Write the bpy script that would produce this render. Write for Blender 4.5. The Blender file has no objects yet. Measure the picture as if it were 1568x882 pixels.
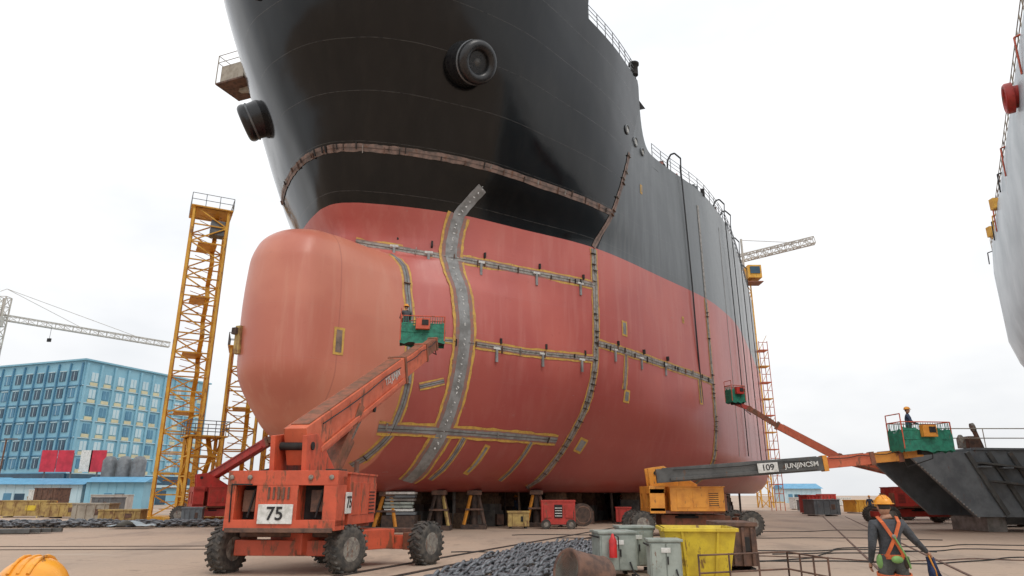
import bpy, bmesh, math, random
from mathutils import Vector, Matrix
random.seed(7)
rad=math.radians
scene=bpy.context.scene
V=Vector
# ------------------------------------------------------------------ materials
def nt(mat):
    mat.use_nodes=True
    t=mat.node_tree
    return t,t.nodes["Principled BSDF"]
class N:
    def __init__(s,t): s.t=t
    def n(s,ty,**k):
        x=s.t.nodes.new(ty)
        for a,b in k.items(): setattr(x,a,b)
        return x
    def link(s,a,b): s.t.links.new(a,b)
    def setin(s,inp,v):
        if isinstance(v,bpy.types.NodeSocket): s.t.links.new(v,inp)
        else: inp.default_value=v
    def math(s,op,a,b=0.0,c=None,clamp=False):
        x=s.n("ShaderNodeMath",operation=op,use_clamp=clamp)
        s.setin(x.inputs[0],a); s.setin(x.inputs[1],b)
        if c is not None: s.setin(x.inputs[2],c)
        return x.outputs[0]
    def mix(s,f,a,b,blend='MIX'):
        x=s.n("ShaderNodeMix",data_type='RGBA',blend_type=blend)
        s.setin(x.inputs[0],f)
        for i,v in ((6,a),(7,b)):
            if not isinstance(v,bpy.types.NodeSocket) and len(v)==3: v=(*v,1)
            s.setin(x.inputs[i],v)
        return x.outputs[2]
    def noise(s,vec,scale,detail=4,rough=.55):
        x=s.n("ShaderNodeTexNoise"); s.link(vec,x.inputs["Vector"])
        x.inputs["Scale"].default_value=scale; x.inputs["Detail"].default_value=min(detail,5)
        x.inputs["Roughness"].default_value=rough
        return x.outputs["Fac"]
    def step(s,v,lo,hi):
        x=s.n("ShaderNodeMapRange"); x.interpolation_type='SMOOTHSTEP'
        s.setin(x.inputs[0],v); s.setin(x.inputs[1],lo); s.setin(x.inputs[2],hi)
        return x.outputs[0]
    def scalevec(s,vec,sc):
        x=s.n("ShaderNodeMapping"); s.link(vec,x.inputs[0]); x.inputs["Scale"].default_value=sc
        return x.outputs[0]
def pmat(name,c1,c2=None,scale=3,rough=.6,metal=0,bump=.15,rust=0,rustcol=(.16,.07,.035),streak=True):
    m=bpy.data.materials.new(name); t,b=nt(m); g=N(t)
    co=g.n("ShaderNodeTexCoord").outputs["Object"]
    if c2 is None: c2=tuple(x*.7 for x in c1)
    n1=g.noise(co,scale,4,.62)
    f=g.step(n1,.35,.68)
    col=g.mix(f,c1,c2)
    if rust>0:
        v=g.scalevec(co,(1,1,.35)) if streak else co
        r=g.step(g.noise(v,scale*1.7,5,.7),.66-rust*.3,.72-rust*.2)
        col=g.mix(g.math('MULTIPLY',r,.85),col,rustcol)
    g.link(col,b.inputs["Base Color"])
    rr=g.math('MULTIPLY_ADD',n1,.3,rough-.15,clamp=True)
    g.link(rr,b.inputs["Roughness"])
    b.inputs["Metallic"].default_value=metal
    if bump>0:
        bp=g.n("ShaderNodeBump"); bp.inputs["Strength"].default_value=bump; bp.inputs["Distance"].default_value=.03
        g.link(g.noise(co,scale*6,3),bp.inputs["Height"]); g.link(bp.outputs[0],b.inputs["Normal"])
    return m
M={}
M['orange']=pmat("orange_red_paint",(.6,.1,.045),(.47,.08,.037),2.2,.5,rust=.45)
M['orange2']=pmat("orange_boom_paint",(.64,.15,.07),(.52,.11,.05),1.5,.5,rust=.32)
M['dkorange']=pmat("grimy_orange",(.3,.1,.055),(.15,.075,.045),3,.7,rust=.5)
M['red']=pmat("red_machine",(.5,.04,.03),(.34,.035,.022),2,.45,rust=.25)
M['amber']=pmat("amber_paint",(.74,.31,.04),(.58,.22,.03),2,.5,rust=.3)
M['yellow']=pmat("yellow_paint",(.72,.54,.04),(.56,.4,.035),3,.5,rust=.32)
M['tower']=pmat("tower_yellow",(.76,.42,.05),(.6,.29,.035),1.2,.6,rust=.3)
M['dimyellow']=pmat("faded_yellow_steel",(.46,.33,.11),(.27,.17,.07),2,.7,rust=.45)
M['rubber']=pmat("rubber",(.04,.038,.035),(.11,.095,.08),6,.85)
M['dark']=pmat("dark_interior",(.012,.012,.012),(.03,.027,.025),4,.8)
M['rust']=pmat("rusted_steel",(.17,.09,.06),(.08,.05,.04),4,.8,bump=.3)
M['dkrust']=pmat("dark_rusted_steel",(.09,.055,.04),(.04,.03,.027),4,.85,bump=.3)
M['brownband']=pmat("brown_primer_band",(.24,.16,.13),(.1,.08,.07),2.5,.7,bump=.3,rust=.3)
M['steel']=pmat("grey_steel",(.17,.185,.195),(.11,.12,.13),1.5,.5,metal=.1,rust=.14)
M['dkboom']=pmat("charcoal_boom",(.1,.1,.095),(.06,.06,.058),2,.5,rust=.15)
M['hubs']=pmat("hub",(.28,.26,.22),(.12,.1,.09),7,.7,rust=.4)
M['green']=pmat("green_basket",(.02,.22,.14),(.015,.13,.085),5,.6,rust=.15)
M['white']=pmat("white_paint",(.74,.74,.71),(.5,.5,.46),6,.5)
M['black']=pmat("black_paint",(.012,.013,.015),(.022,.022,.023),5,.3)
M['conc']=pmat("concrete_block",(.3,.275,.25),(.17,.155,.14),2,.85,bump=.4)
M['dkconc']=pmat("shaded_concrete",(.16,.145,.13),(.08,.075,.07),2,.85,bump=.4)  # concrete colour darkened to imitate the shade under the hull
M['wood']=pmat("timber",(.2,.13,.08),(.1,.065,.045),5,.85)
M['seamgrey']=pmat("ground_weld_grey",(.33,.31,.28),(.17,.155,.14),4,.6,bump=.3,rust=.25)
M['widegrey']=pmat("grey_primer_band",(.27,.275,.275),(.16,.16,.155),1.6,.6,bump=.3,rust=.12)
M['seamyel']=pmat("ochre_primer_edge",(.58,.36,.07),(.44,.24,.065),4,.6,rust=.2)
M['chalk']=pmat("chalk",(.62,.62,.6),(.45,.45,.43),9,.8)
M['chain']=pmat("chain_iron",(.2,.21,.225),(.07,.072,.08),5,.5,metal=.3,bump=.4)
M['cabgreen']=pmat("grey_green_cabinet",(.33,.37,.33),(.23,.26,.23),3,.6,rust=.25)
M['fire']=pmat("extinguisher_red",(.6,.02,.02),None,5,.35)
M['hose']=pmat("black_hose",(.02,.02,.02),None,5,.6)
M['skin']=pmat("skin",(.42,.23,.15),(.36,.19,.12),20,.55)
M['hair']=pmat("hair",(.02,.017,.015),None,30,.6)
M['shirt']=pmat("dark_work_shirt",(.07,.075,.085),(.04,.045,.05),6,.9,bump=.5)
M['trousers']=pmat("work_trousers",(.1,.11,.1),(.055,.06,.06),6,.9,bump=.5)
M['bluecloth']=pmat("blue_cloth",(.03,.05,.13),(.02,.03,.07),6,.9,bump=.5)
M['helmet']=pmat("helmet_yellow",(.85,.36,.03),(.7,.28,.025),8,.3,bump=0,rust=.1)
M['strap']=pmat("harness_strap",(.62,.14,.04),(.45,.1,.035),10,.8)
M['hivis']=pmat("lime_pouch",(.2,.38,.12),None,10,.8)
M['boot']=pmat("boot",(.05,.035,.025),None,10,.7)
M['bluewall']=pmat("blue_facade",(.24,.48,.6),(.2,.42,.54),.3,.6)
M['bluewall2']=pmat("deep_blue_facade",(.09,.25,.38),(.07,.2,.32),.3,.5)
M['bluelt']=pmat("pale_facade_strip",(.5,.66,.72),(.42,.58,.65),.3,.6)
M['cream']=pmat("cream_panel",(.6,.58,.38),(.5,.48,.33),.5,.6)
M['glass']=pmat("window_glass",(.03,.09,.14),(.02,.05,.09),.4,.15,bump=0)
M['redboard']=pmat("red_board",(.6,.03,.06),None,1,.5)
M['cranewhite']=pmat("crane_white",(.5,.47,.42),(.4,.37,.33),1,.6,rust=.15)
M['paleship']=pmat("pale_blue_grey_hull",(.42,.5,.54),(.36,.44,.48),.25,.35,rust=.05)
M['beige']=pmat("beige_paint",(.4,.36,.29),(.28,.24,.19),2,.6,rust=.2)
M['blueroof']=pmat("blue_roof",(.1,.32,.5),(.08,.26,.42),1,.5)
M['shirtblue']=pmat("denim_jacket",(.05,.08,.14),(.035,.05,.09),6,.9,bump=.4)
# ------------------------------------------------------------------ mesh builder
class MB:
    def __init__(s): s.v=[];s.f=[];s.m=[];s.sm=[];s.mats=[]
    def mi(s,k):
        if k not in s.mats: s.mats.append(k)
        return s.mats.index(k)
    def add(s,vs,fs,k,smooth=False):
        o=len(s.v); s.v+= [tuple(x) for x in vs]; i=s.mi(k)
        for f in fs:
            s.f.append([a+o for a in f]); s.m.append(i); s.sm.append(smooth)
    def box(s,c,sz,k,R=None):
        c=V(c); vs=[]
        for z in(-.5,.5):
            for y in(-.5,.5):
                for x in(-.5,.5):
                    p=V((x*sz[0],y*sz[1],z*sz[2]))
                    if R is not None: p=R@p
                    vs.append(c+p)
        s.add(vs,[(0,2,3,1),(4,5,7,6),(0,1,5,4),(2,6,7,3),(0,4,6,2),(1,3,7,5)],k)
    def frame(s,p,q,up=None):
        d=(V(q)-V(p)); L=d.length; d=d/max(L,1e-6)
        u=V(up) if up else V((0,0,1))
        if abs(d.dot(u))>.98: u=V((1,0,0))
        x=d.cross(u).normalized(); z=x.cross(d).normalized()
        return Matrix((x,d,z)).transposed(),L
    def beam(s,p,q,w,h,k,up=None,ext=0):
        R,L=s.frame(p,q,up)
        s.box((V(p)+V(q))/2,(w,L+ext,h),k,R)
    def tube(s,p,q,r,k,seg=6,r2=None):
        R,L=s.frame(p,q); r2=r if r2 is None else r2
        vs=[];P=V(p);Q=V(q)
        for i in range(seg):
            a=2*math.pi*i/seg
            o=R@V((math.cos(a),0,math.sin(a)))
            vs+=[P+o*r,Q+o*r2]
        fs=[(2*i,2*((i+1)%seg),2*((i+1)%seg)+1,2*i+1) for i in range(seg)]
        s.add(vs,fs,k,True)
        s.add(vs,[tuple(2*i for i in range(seg)),tuple(2*i+1 for i in range(seg))[::-1]],k)
    def path(s,pts,r,k,seg=6):
        for a,b in zip(pts[:-1],pts[1:]): s.tube(a,b,r,k,seg)
    def lathe(s,c,axis,prof,k,seg=24):
        axis=V(axis).normalized(); c=V(c)
        R,_=s.frame(c,c+axis)
        vs=[];n=len(prof)
        for i in range(seg):
            a=2*math.pi*i/seg; o=R@V((math.cos(a),0,math.sin(a)))
            for r,t in prof: vs.append(c+axis*t+o*r)
        fs=[]
        for i in range(seg):
            j=(i+1)%seg
            for q in range(n-1): fs.append((i*n+q,j*n+q,j*n+q+1,i*n+q+1))
        s.add(vs,fs,k,True)
        caps=[]
        if prof[0][0]>1e-4: caps.append(tuple(i*n for i in range(seg)))
        if prof[-1][0]>1e-4: caps.append(tuple(i*n+n-1 for i in range(seg)))
        if caps: s.add(vs,caps,k)
    def prism(s,pts,vec,k):
        n=len(pts); vec=V(vec); vs=[V(p) for p in pts]+[V(p)+vec for p in pts]
        s.add(vs,[tuple(range(n)),tuple(range(n,2*n))[::-1]]+[(i,(i+1)%n,(i+1)%n+n,i+n) for i in range(n)],k)
    def ell(s,c,r,k,R=None,seg=16,rings=10,zmin=-1):
        c=V(c);vs=[]
        for i in range(rings+1):
            ph=-math.pi/2+math.pi*i/rings
            zz=max(math.sin(ph),zmin)
            for j in range(seg):
                a=2*math.pi*j/seg
                p=V((r[0]*math.cos(ph)*math.cos(a),r[1]*math.cos(ph)*math.sin(a),r[2]*zz))
                if R is not None: p=R@p
                vs.append(c+p)
        fs=[(i*seg+j,i*seg+(j+1)%seg,(i+1)*seg+(j+1)%seg,(i+1)*seg+j) for i in range(rings) for j in range(seg)]
        s.add(vs,fs,k,True)
    def lattice(s,p,q,w,k,n,r=.06,rd=.035,up=None,tri=False,cross=False):
        R,L=s.frame(p,q,up); P=V(p)
        cor=[(-1,-1),(1,-1),(1,1),(-1,1)] if not tri else [(-1,-.8),(1,-.8),(0,.9)]
        def pt(i,t): return P+R@V((cor[i][0]*w/2,L*t,cor[i][1]*w/2))
        m=len(cor)
        for i in range(m): s.beam(pt(i,0),pt(i,1),r*2,r*2,k)
        for b in range(n):
            t0=b/n;t1=(b+1)/n
            for i in range(m):
                j=(i+1)%m
                s.beam(pt(i,t1),pt(j,t1),rd*2,rd*2,k)
                if b%2 or cross: s.beam(pt(i,t0),pt(j,t1),rd*2,rd*2,k)
                if not b%2 or cross: s.beam(pt(j,t0),pt(i,t1),rd*1.9,rd*1.9,k)
    def obj(s,name,parent=None,bevel=0,matrix=None):
        me=bpy.data.meshes.new(name); me.from_pydata(s.v,[],s.f); me.update()
        for k in s.mats: me.materials.append(M[k] if isinstance(k,str) else k)
        me.polygons.foreach_set("material_index",s.m); me.polygons.foreach_set("use_smooth",s.sm)
        bm=bmesh.new(); bm.from_mesh(me); bmesh.ops.recalc_face_normals(bm,faces=bm.faces[:]); bm.to_mesh(me); bm.free()
        o=bpy.data.objects.new(name,me); scene.collection.objects.link(o)
        if parent: o.parent=parent
        if matrix: o.matrix_local=matrix
        if bevel:
            b=o.modifiers.new("bevel","BEVEL"); b.width=bevel; b.segments=2; b.limit_method='ANGLE'; b.angle_limit=rad(40)
        return o
def empty(name,mat=None):
    e=bpy.data.objects.new(name,None); scene.collection.objects.link(e)
    if mat: e.matrix_world=mat
    return e
def text(name,s,loc,xdir,updir,size,k,parent=None):
    c=bpy.data.curves.new(name,'FONT'); c.body=s; c.size=size; c.align_x='CENTER'; c.align_y='CENTER'; c.extrude=.004; c.offset=size*.015
    o=bpy.data.objects.new(name+"_tmp",c); scene.collection.objects.link(o)
    dg=bpy.context.evaluated_depsgraph_get(); me=bpy.data.meshes.new_from_object(o.evaluated_get(dg))
    bpy.data.objects.remove(o)
    me.materials.clear(); me.materials.append(M[k])
    x=V(xdir).normalized(); z=x.cross(V(updir)).normalized(); y=z.cross(x)
    R=Matrix((x,y,z)).transposed().to_4x4(); R.translation=V(loc)
    o=bpy.data.objects.new(name,me); scene.collection.objects.link(o)
    if parent: o.parent=parent
    o.matrix_local=R
    return o
# ------------------------------------------------------------------ world
w=bpy.data.worlds.new("World"); scene.world=w; w.use_nodes=True
g=N(w.node_tree); bg=w.node_tree.nodes["Background"]
sky=g.n("ShaderNodeTexSky",sky_type='NISHITA'); sky.sun_disc=False
SUN_EL,SUN_AZ=rad(52),rad(150)
sky.sun_elevation=SUN_EL; sky.sun_rotation=SUN_AZ; sky.air_density=1; sky.dust_density=3
tc=g.n("ShaderNodeTexCoord").outputs["Generated"]
sp=g.n("ShaderNodeSeparateXYZ"); g.link(tc,sp.inputs[0])
cl=g.noise(g.scalevec(tc,(1,1,2.4)),1.7,5,.55)
cloud=g.mix(g.step(cl,.32,.7),(8.5,8.75,9.1),(11.0,11.0,11.0))
zen=g.math('MULTIPLY_ADD',g.math('MAXIMUM',sp.outputs[2],0),.45,.93)
mul=g.n("ShaderNodeVectorMath",operation='SCALE'); g.link(cloud,mul.inputs[0]); g.link(zen,mul.inputs[3])
g.link(g.mix(.93,sky.outputs[0],mul.outputs[0]),bg.inputs[0]); bg.inputs[1].default_value=.1
sl=bpy.data.lights.new("sun","SUN"); sl.energy=1.0; sl.angle=rad(25); sl.color=(1,.96,.9)
so=bpy.data.objects.new("sun",sl); scene.collection.objects.link(so)
sd=V((math.sin(SUN_AZ)*math.cos(SUN_EL),math.cos(SUN_AZ)*math.cos(SUN_EL),math.sin(SUN_EL)))
so.rotation_euler=sd.to_track_quat('Z','Y').to_euler()
# ------------------------------------------------------------------ camera
cam=bpy.data.cameras.new("camera"); cam.lens=24; cam.sensor_width=36; cam.clip_end=6000
co=bpy.data.objects.new("camera",cam); scene.collection.objects.link(co)
co.location=(0,0,1.8); co.rotation_euler=(rad(90+16.9),0,0); scene.camera=co
scene.view_settings.view_transform='Standard'; scene.view_settings.look='None'; scene.view_settings.exposure=0
# ------------------------------------------------------------------ ground
gm=bpy.data.materials.new("yard_concrete"); t,b=nt(gm); g=N(t)
oc=g.n("ShaderNodeTexCoord").outputs["Object"]
c=g.mix(g.step(g.noise(oc,.05,5,.6),.38,.65),(.46,.335,.245),(.36,.275,.21))
c=g.mix(g.math('MULTIPLY',g.step(g.noise(g.scalevec(oc,(1,.35,1)),.35,5,.68),.5,.66),.55),c,(.22,.165,.13))
c=g.mix(g.math('MULTIPLY',g.step(g.noise(oc,9,4,.7),.45,.75),.3),c,(.2,.15,.12))
c=g.mix(g.math('MULTIPLY',g.step(g.noise(oc,1.1,4,.7),.6,.7),.5),c,(.13,.1,.08))
c=g.mix(g.math('MULTIPLY',g.step(g.noise(g.scalevec(oc,(.12,1,1)),.8,4,.7),.6,.68),.4),c,(.5,.42,.34))
sp=g.n("ShaderNodeSeparateXYZ"); g.link(oc,sp.inputs[0])
rx=g.math('ADD',g.math('MULTIPLY',sp.outputs[0],.375),g.math('MULTIPLY',sp.outputs[1],.927))
ry=g.math('SUBTRACT',g.math('MULTIPLY',sp.outputs[0],.927),g.math('MULTIPLY',sp.outputs[1],.375))
for q in (rx,ry):
    j=g.math('ABSOLUTE',g.math('SUBTRACT',g.math('FRACT',g.math('DIVIDE',q,6.0)),.5))
    c=g.mix(g.math('MULTIPLY',g.math('LESS_THAN',j,.003),.4),c,(.12,.095,.08))
g.link(c,b.inputs["Base Color"]); b.inputs["Roughness"].default_value=.85
bp=g.n("ShaderNodeBump"); bp.inputs["Strength"].default_value=.35; bp.inputs["Distance"].default_value=.03
g.link(g.noise(oc,6,4,.65),bp.inputs["Height"]); g.link(bp.outputs[0],b.inputs["Normal"])
mb=MB(); mb.add([(-3000,-500,0),(3000,-500,0),(3000,5000,0),(-3000,5000,0)],[(0,1,2,3)],gm); mb.obj("ground")
# ------------------------------------------------------------------ ship hull
S0=V((-9.8,33.4,0)); AX=rad(68)
SHM=Matrix.Translation(S0)@Matrix.Rotation(AX,4,'Z')
def sw(s,n,z): return SHM@V((s,-n,z))
aftn={2.0:(10,14.3,16.0,16.4),2.6:(11.5,15.5,17.0,17.3),3.6:(12.5,16.4,17.7,18.0),5:(13.2,16.8,18.0,18.4)}
def A(z):
    a=aftn.get(z,(13.9,16.9,18.0,18.4)); return [(20,a[0]),(30,a[1]),(40,a[2]),(66,a[3])]
TAB=[
(2.0,[(3,0),(3.2,.3),(3.5,.6),(3.9,.9),(4.6,1.4),(8,3.4),(12.5,5.8)]+A(2.0)),
(2.6,[(1.9,0),(2.15,.8),(2.5,1.5),(3.1,2.1),(4.5,3.0),(8,5),(12.5,7.1)]+A(2.6)),
(3.6,[(.1,0),(.35,.8),(.9,1.6),(2.2,2.8),(4.4,4.1),(8,6.2),(12.5,8.1)]+A(3.6)),
(5,[(-2.5,0),(-2.05,1.15),(-.9,2.0),(2,3.6),(4.4,5.0),(8,7.1),(12.5,9.2)]+A(5)),
(7.5,[(-3.9,0),(-3.3,1.7),(-1.6,2.5),(2,4.2),(4.4,5.8),(8,7.9),(12.5,10.5)]+A(7)),
(10,[(-4.0,0),(-3.4,1.7),(-1.6,2.5),(2,4.1),(4.4,6.1),(8,8.2),(12.5,11.0)]+A(7)),
(12.4,[(-3.9,0),(-3.3,1.65),(-1.6,2.4),(2,3.7),(4.4,5.8),(8,8.1),(12.5,11.1)]+A(7)),
(13.4,[(-3.6,0),(-3.05,1.5),(-1.55,2.2),(2,3.3),(4.4,5.4),(8,8),(12.5,11.1)]+A(7)),
(14.05,[(-2.95,0),(-2.5,1.2),(-1.35,1.8),(2,2.8),(4.4,5.2),(8,7.95),(12.5,11.1)]+A(7)),
(14.35,[(-1.4,0),(-1.1,.6),(-.4,1.0),(2.2,2.2),(4.4,5.1),(8,7.9),(12.5,11.1)]+A(7)),
(14.65,[(1.4,0),(1.5,.4),(1.8,.9),(2.7,2.4),(4.4,5.05),(8,7.9),(12.5,11.1)]+A(7)),
(15.4,[(1.4,0),(1.55,.6),(1.95,1.3),(2.8,2.7),(4.4,5.1),(8,7.9),(12.5,11.1)]+A(7)),
(17,[(.6,0),(.85,1.0),(1.5,2.1),(2.7,3.7),(4.4,5.5),(8,8.1),(12.5,11.1)]+A(7)),
(19.5,[(-.4,0),(-.05,1.5),(.7,2.85),(2.3,4.9),(4.5,7.0),(8,9.2),(12.5,11.6)]+A(7)),
(22.5,[(-1.5,0),(-1.05,2.3),(0,4.2),(1.9,6.2),(4.3,8.3),(8,10.2),(12.5,12.1)]+A(7)),
(26.6,[(-3.4,0),(-2.8,3.1),(-1.4,5.5),(1.1,7.8),(4,9.7),(8,11.2),(12.5,12.6)]+A(7)),
(31.3,[(-5.2,0),(-4.5,4.0),(-2.8,6.8),(.3,9.3),(4,10.9),(8,12),(12.5,13.1),(20,14.2),(30,17.0),(40,18.0),(66,18.4)]),
(34,[(-6.0,0),(-5.2,4.4),(-3.3,7.4),(.0,9.9),(4,11.4),(8,12.5),(12.5,13.4),(20,14.4),(30,17.0),(40,18.0),(66,18.4)]),
]
def slopes(x,y):
    n=len(x); d=[(y[i+1]-y[i])/(x[i+1]-x[i]) for i in range(n-1)]
    m=[d[0]]+[0 if d[i-1]*d[i]<=0 else 2*d[i-1]*d[i]/(d[i-1]+d[i]) for i in range(1,n-1)]+[d[-1]]
    return m
def herm(x,y,m,q):
    q=max(x[0],min(x[-1],q)); i=0
    while i<len(x)-2 and q>x[i+1]: i+=1
    h=x[i+1]-x[i]; t=(q-x[i])/h
    return (2*t**3-3*t*t+1)*y[i]+(t**3-2*t*t+t)*h*m[i]+(-2*t**3+3*t*t)*y[i+1]+(t**3-t*t)*h*m[i+1]
ZS=[r[0] for r in TAB]; K=11
KS=[([r[1][k][0] for r in TAB]) for k in range(K)]; KN=[([r[1][k][1] for r in TAB]) for k in range(K)]
MS=[slopes(ZS,y) for y in KS]; MN=[slopes(ZS,y) for y in KN]
U=list(range(K)); _c={}
def level(z):
    z=round(z,4)
    if z not in _c:
        s=[herm(ZS,KS[k],MS[k],z) for k in range(K)]; n=[herm(ZS,KN[k],MN[k],z) for k in range(K)]
        ms=slopes(U,s); mn=slopes(U,n); ms[0]=0; mn[0]=n[1]*1.25
        _c[z]=(s,n,ms,mn)
    return _c[z]
def hp(u,z):
    s,n,ms,mn=level(z); return herm(U,s,ms,u),herm(U,n,mn,u)
def u_of(s,z):
    lo,hi=0,K-1
    for _ in range(26):
        m=(lo+hi)/2
        if hp(m,z)[0]<s: lo=m
        else: hi=m
    return (lo+hi)/2
def ztop(s):
    if s<8.6: return 33.6
    if s<8.85: return 33.6-2.3*(s-8.6)/.25
    if s<17.2: return 31.3
    if s<20: return 26.6+4.7*(1-(s-17.2)/2.8)**2.6
    return 26.6
us=[]
seg=[10,8,10,12,12,26,34,10,8,8]
for k,nn in enumerate(seg): us+=[k+i/nn for i in range(nn)]
us.append(K-1)
zs=[];z=2.0
while z<34:
    zs.append(z); z+= .15 if z<6 else (.3 if z<12 else (.08 if z<15.4 else .4))
zs.append(34)
def zmap(z0,u):
    if z0<=24: return z0
    st=hp(u,28)[0]; zt=ztop(st)
    return 24+(z0-24)*(zt-24)/10
# hull material
hm=bpy.data.materials.new("ship_hull_paint"); t,b=nt(hm); g=N(t)
oc=g.n("ShaderNodeTexCoord").outputs["Object"]
sp=g.n("ShaderNodeSeparateXYZ"); g.link(oc,sp.inputs[0]); X,Y,Z=sp.outputs
wob=g.noise(oc,.8,2)
streak=g.noise(g.scalevec(oc,(1.2,1.2,.12)),1.4,5,.6)
fine=g.noise(oc,3,5,.7)
big=g.noise(oc,.22,3,.5)
red=g.mix(g.step(big,.35,.65),(.5,.13,.105),(.43,.1,.085))
red=g.mix(g.math('MULTIPLY',g.step(streak,.45,.72),.45),red,(.52,.19,.16))
red=g.mix(g.math('MULTIPLY',g.step(fine,.6,.72),.3),red,(.3,.06,.05))
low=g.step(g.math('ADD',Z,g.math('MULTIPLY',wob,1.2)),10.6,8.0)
red=g.mix(g.math('MULTIPLY',low,.5),red,(.22,.035,.03))  # darker red paints in the shade low on the side
scf=g.noise(g.scalevec(oc,(.5,.5,2.2)),2.6,5,.72)
red=g.mix(g.math('MULTIPLY',g.step(scf,.66,.72),.5),red,(.32,.24,.22))
bulb=g.mix(g.step(big,.38,.62),(.56,.205,.135),(.48,.15,.1))
bulb=g.mix(g.math('MULTIPLY',g.step(streak,.48,.7),.35),bulb,(.58,.27,.19))
bulb=g.mix(g.math('MULTIPLY',g.step(fine,.6,.72),.22),bulb,(.38,.11,.075))
bulb=g.mix(g.math('MULTIPLY',g.step(g.math('ABSOLUTE',g.math('ADD',X,1.6)),.05,.01),.35),bulb,(.25,.08,.06))
isb=g.math('MULTIPLY',g.step(X,2.1,2.0),g.step(Z,14.7,14.6))
red=g.mix(isb,red,bulb)
blk=g.mix(g.step(streak,.4,.75),(.003,.0034,.004),(.007,.007,.007))
blk=g.mix(g.math('MULTIPLY',g.step(fine,.66,.74),.12),blk,(.05,.045,.04))
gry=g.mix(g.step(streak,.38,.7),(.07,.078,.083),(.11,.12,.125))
gry=g.mix(g.step(X,14,40),gry,(.21,.225,.23))  # lighter grey aft paints the grazing reflection into the colour
gry=g.mix(g.math('MULTIPLY',g.step(fine,.6,.7),.25),gry,(.08,.08,.075))
fr=g.math('ABSOLUTE',g.math('SUBTRACT',g.math('FRACT',g.math('DIVIDE',g.math('ADD',Z,.9),2.45)),.5))
ln=g.math('LESS_THAN',fr,.006)
lines=ln
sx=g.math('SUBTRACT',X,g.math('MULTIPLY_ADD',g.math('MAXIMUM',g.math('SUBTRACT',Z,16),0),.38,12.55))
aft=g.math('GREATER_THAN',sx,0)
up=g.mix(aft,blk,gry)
isup=g.math('GREATER_THAN',Z,16.9)
col=g.mix(isup,red,up)
col=g.mix(g.math('MULTIPLY',g.math('MULTIPLY',lines,g.step(fine,.35,.55)),g.math('MULTIPLY_ADD',isup,.1,.05)),col,(.28,.26,.23))
g.link(col,b.inputs["Base Color"])
isblk=g.math('MULTIPLY',isup,g.math('SUBTRACT',1,aft))
rg=g.math('ADD',g.math('MULTIPLY_ADD',fine,.1,.32),g.math('MULTIPLY',isblk,-.24))
g.link(rg,b.inputs["Roughness"])
g.link(g.math('SUBTRACT',.5,g.math('MULTIPLY',isblk,.12)),b.inputs["Specular IOR Level"])
bp=g.n("ShaderNodeBump"); bp.inputs["Strength"].default_value=.3; bp.inputs["Distance"].default_value=.1
hh=g.math('ADD',g.math('MULTIPLY',g.noise(oc,.45,1),1.0),g.math('MULTIPLY',lines,.08))
hh=g.math('ADD',hh,g.math('MULTIPLY',g.noise(oc,5,2),.012))
g.link(hh,bp.inputs["Height"]); g.link(bp.outputs[0],b.inputs["Normal"])
ship=empty("ship",SHM)
nc=len(us);nr=len(zs)
vs=[];fs=[]
for side in(1,-1):
    for z0 in zs:
        for u in us:
            zz=zmap(z0,u); s,n=hp(u,zz); vs.append((s,-n*side,zz))
def id_(sd,i,j): return (0 if sd==1 else nr*nc)+i*nc+j
for sd in(1,-1):
    for i in range(nr-1):
        for j in range(nc-1):
            q=(id_(sd,i,j),id_(sd,i,j+1),id_(sd,i+1,j+1),id_(sd,i+1,j)); fs.append(q if sd==1 else q[::-1])
for j in range(nc-1): fs.append((id_(1,0,j),id_(-1,0,j),id_(-1,0,j+1),id_(1,0,j+1)))
for i in range(nr-1): fs.append((id_(1,i,nc-1),id_(-1,i,nc-1),id_(-1,i+1,nc-1),id_(1,i+1,nc-1)))
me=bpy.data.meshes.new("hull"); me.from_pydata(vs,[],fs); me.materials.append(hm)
bm=bmesh.new(); bm.from_mesh(me); bmesh.ops.remove_doubles(bm,verts=bm.verts[:],dist=.002)
bmesh.ops.recalc_face_normals(bm,faces=bm.faces[:])
for f in bm.faces: f.smooth=True
bm.to_mesh(me); bm.free()
o=bpy.data.objects.new("hull",me); scene.collection.objects.link(o); o.parent=ship
# decks
mb=MB()
for (sa,sb,dz) in ((-4,9,30.2),(9,19,30.0),(19,66,25.6)):
    pts=[];n=14
    for i in range(n+1):
        s=sa+(sb-sa)*i/n; u=u_of(s,dz); pts.append((s,-hp(u,dz)[1]+.05,dz))
    mb.add(pts+[(p[0],-p[1],p[2]) for p in pts],[(i,i+1,n+2+i,n+1+i) for i in range(n)],'steel')
mb.obj("deck",ship)
def hpt(s,z,off=0,side=1,u=None):
    if u is None: u=u_of(s,z)
    s0,n0=hp(u,z); P=V((s0,-n0*side,z))
    s1,n1=hp(min(u+.03,K-1),z); s1b,n1b=hp(max(u-.03,0),z)
    s2,n2=hp(u,z+.04); s3,n3=hp(u,z-.04)
    a=V((s1-s1b,-(n1-n1b)*side,0)); c=V((s2-s3,-(n2-n3)*side,.08))
    nn=a.cross(c)*side; nn.normalize()
    if nn.y*side>0.001 and abs(nn.y)>.05: nn=-nn
    return P+nn*off,nn
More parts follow.
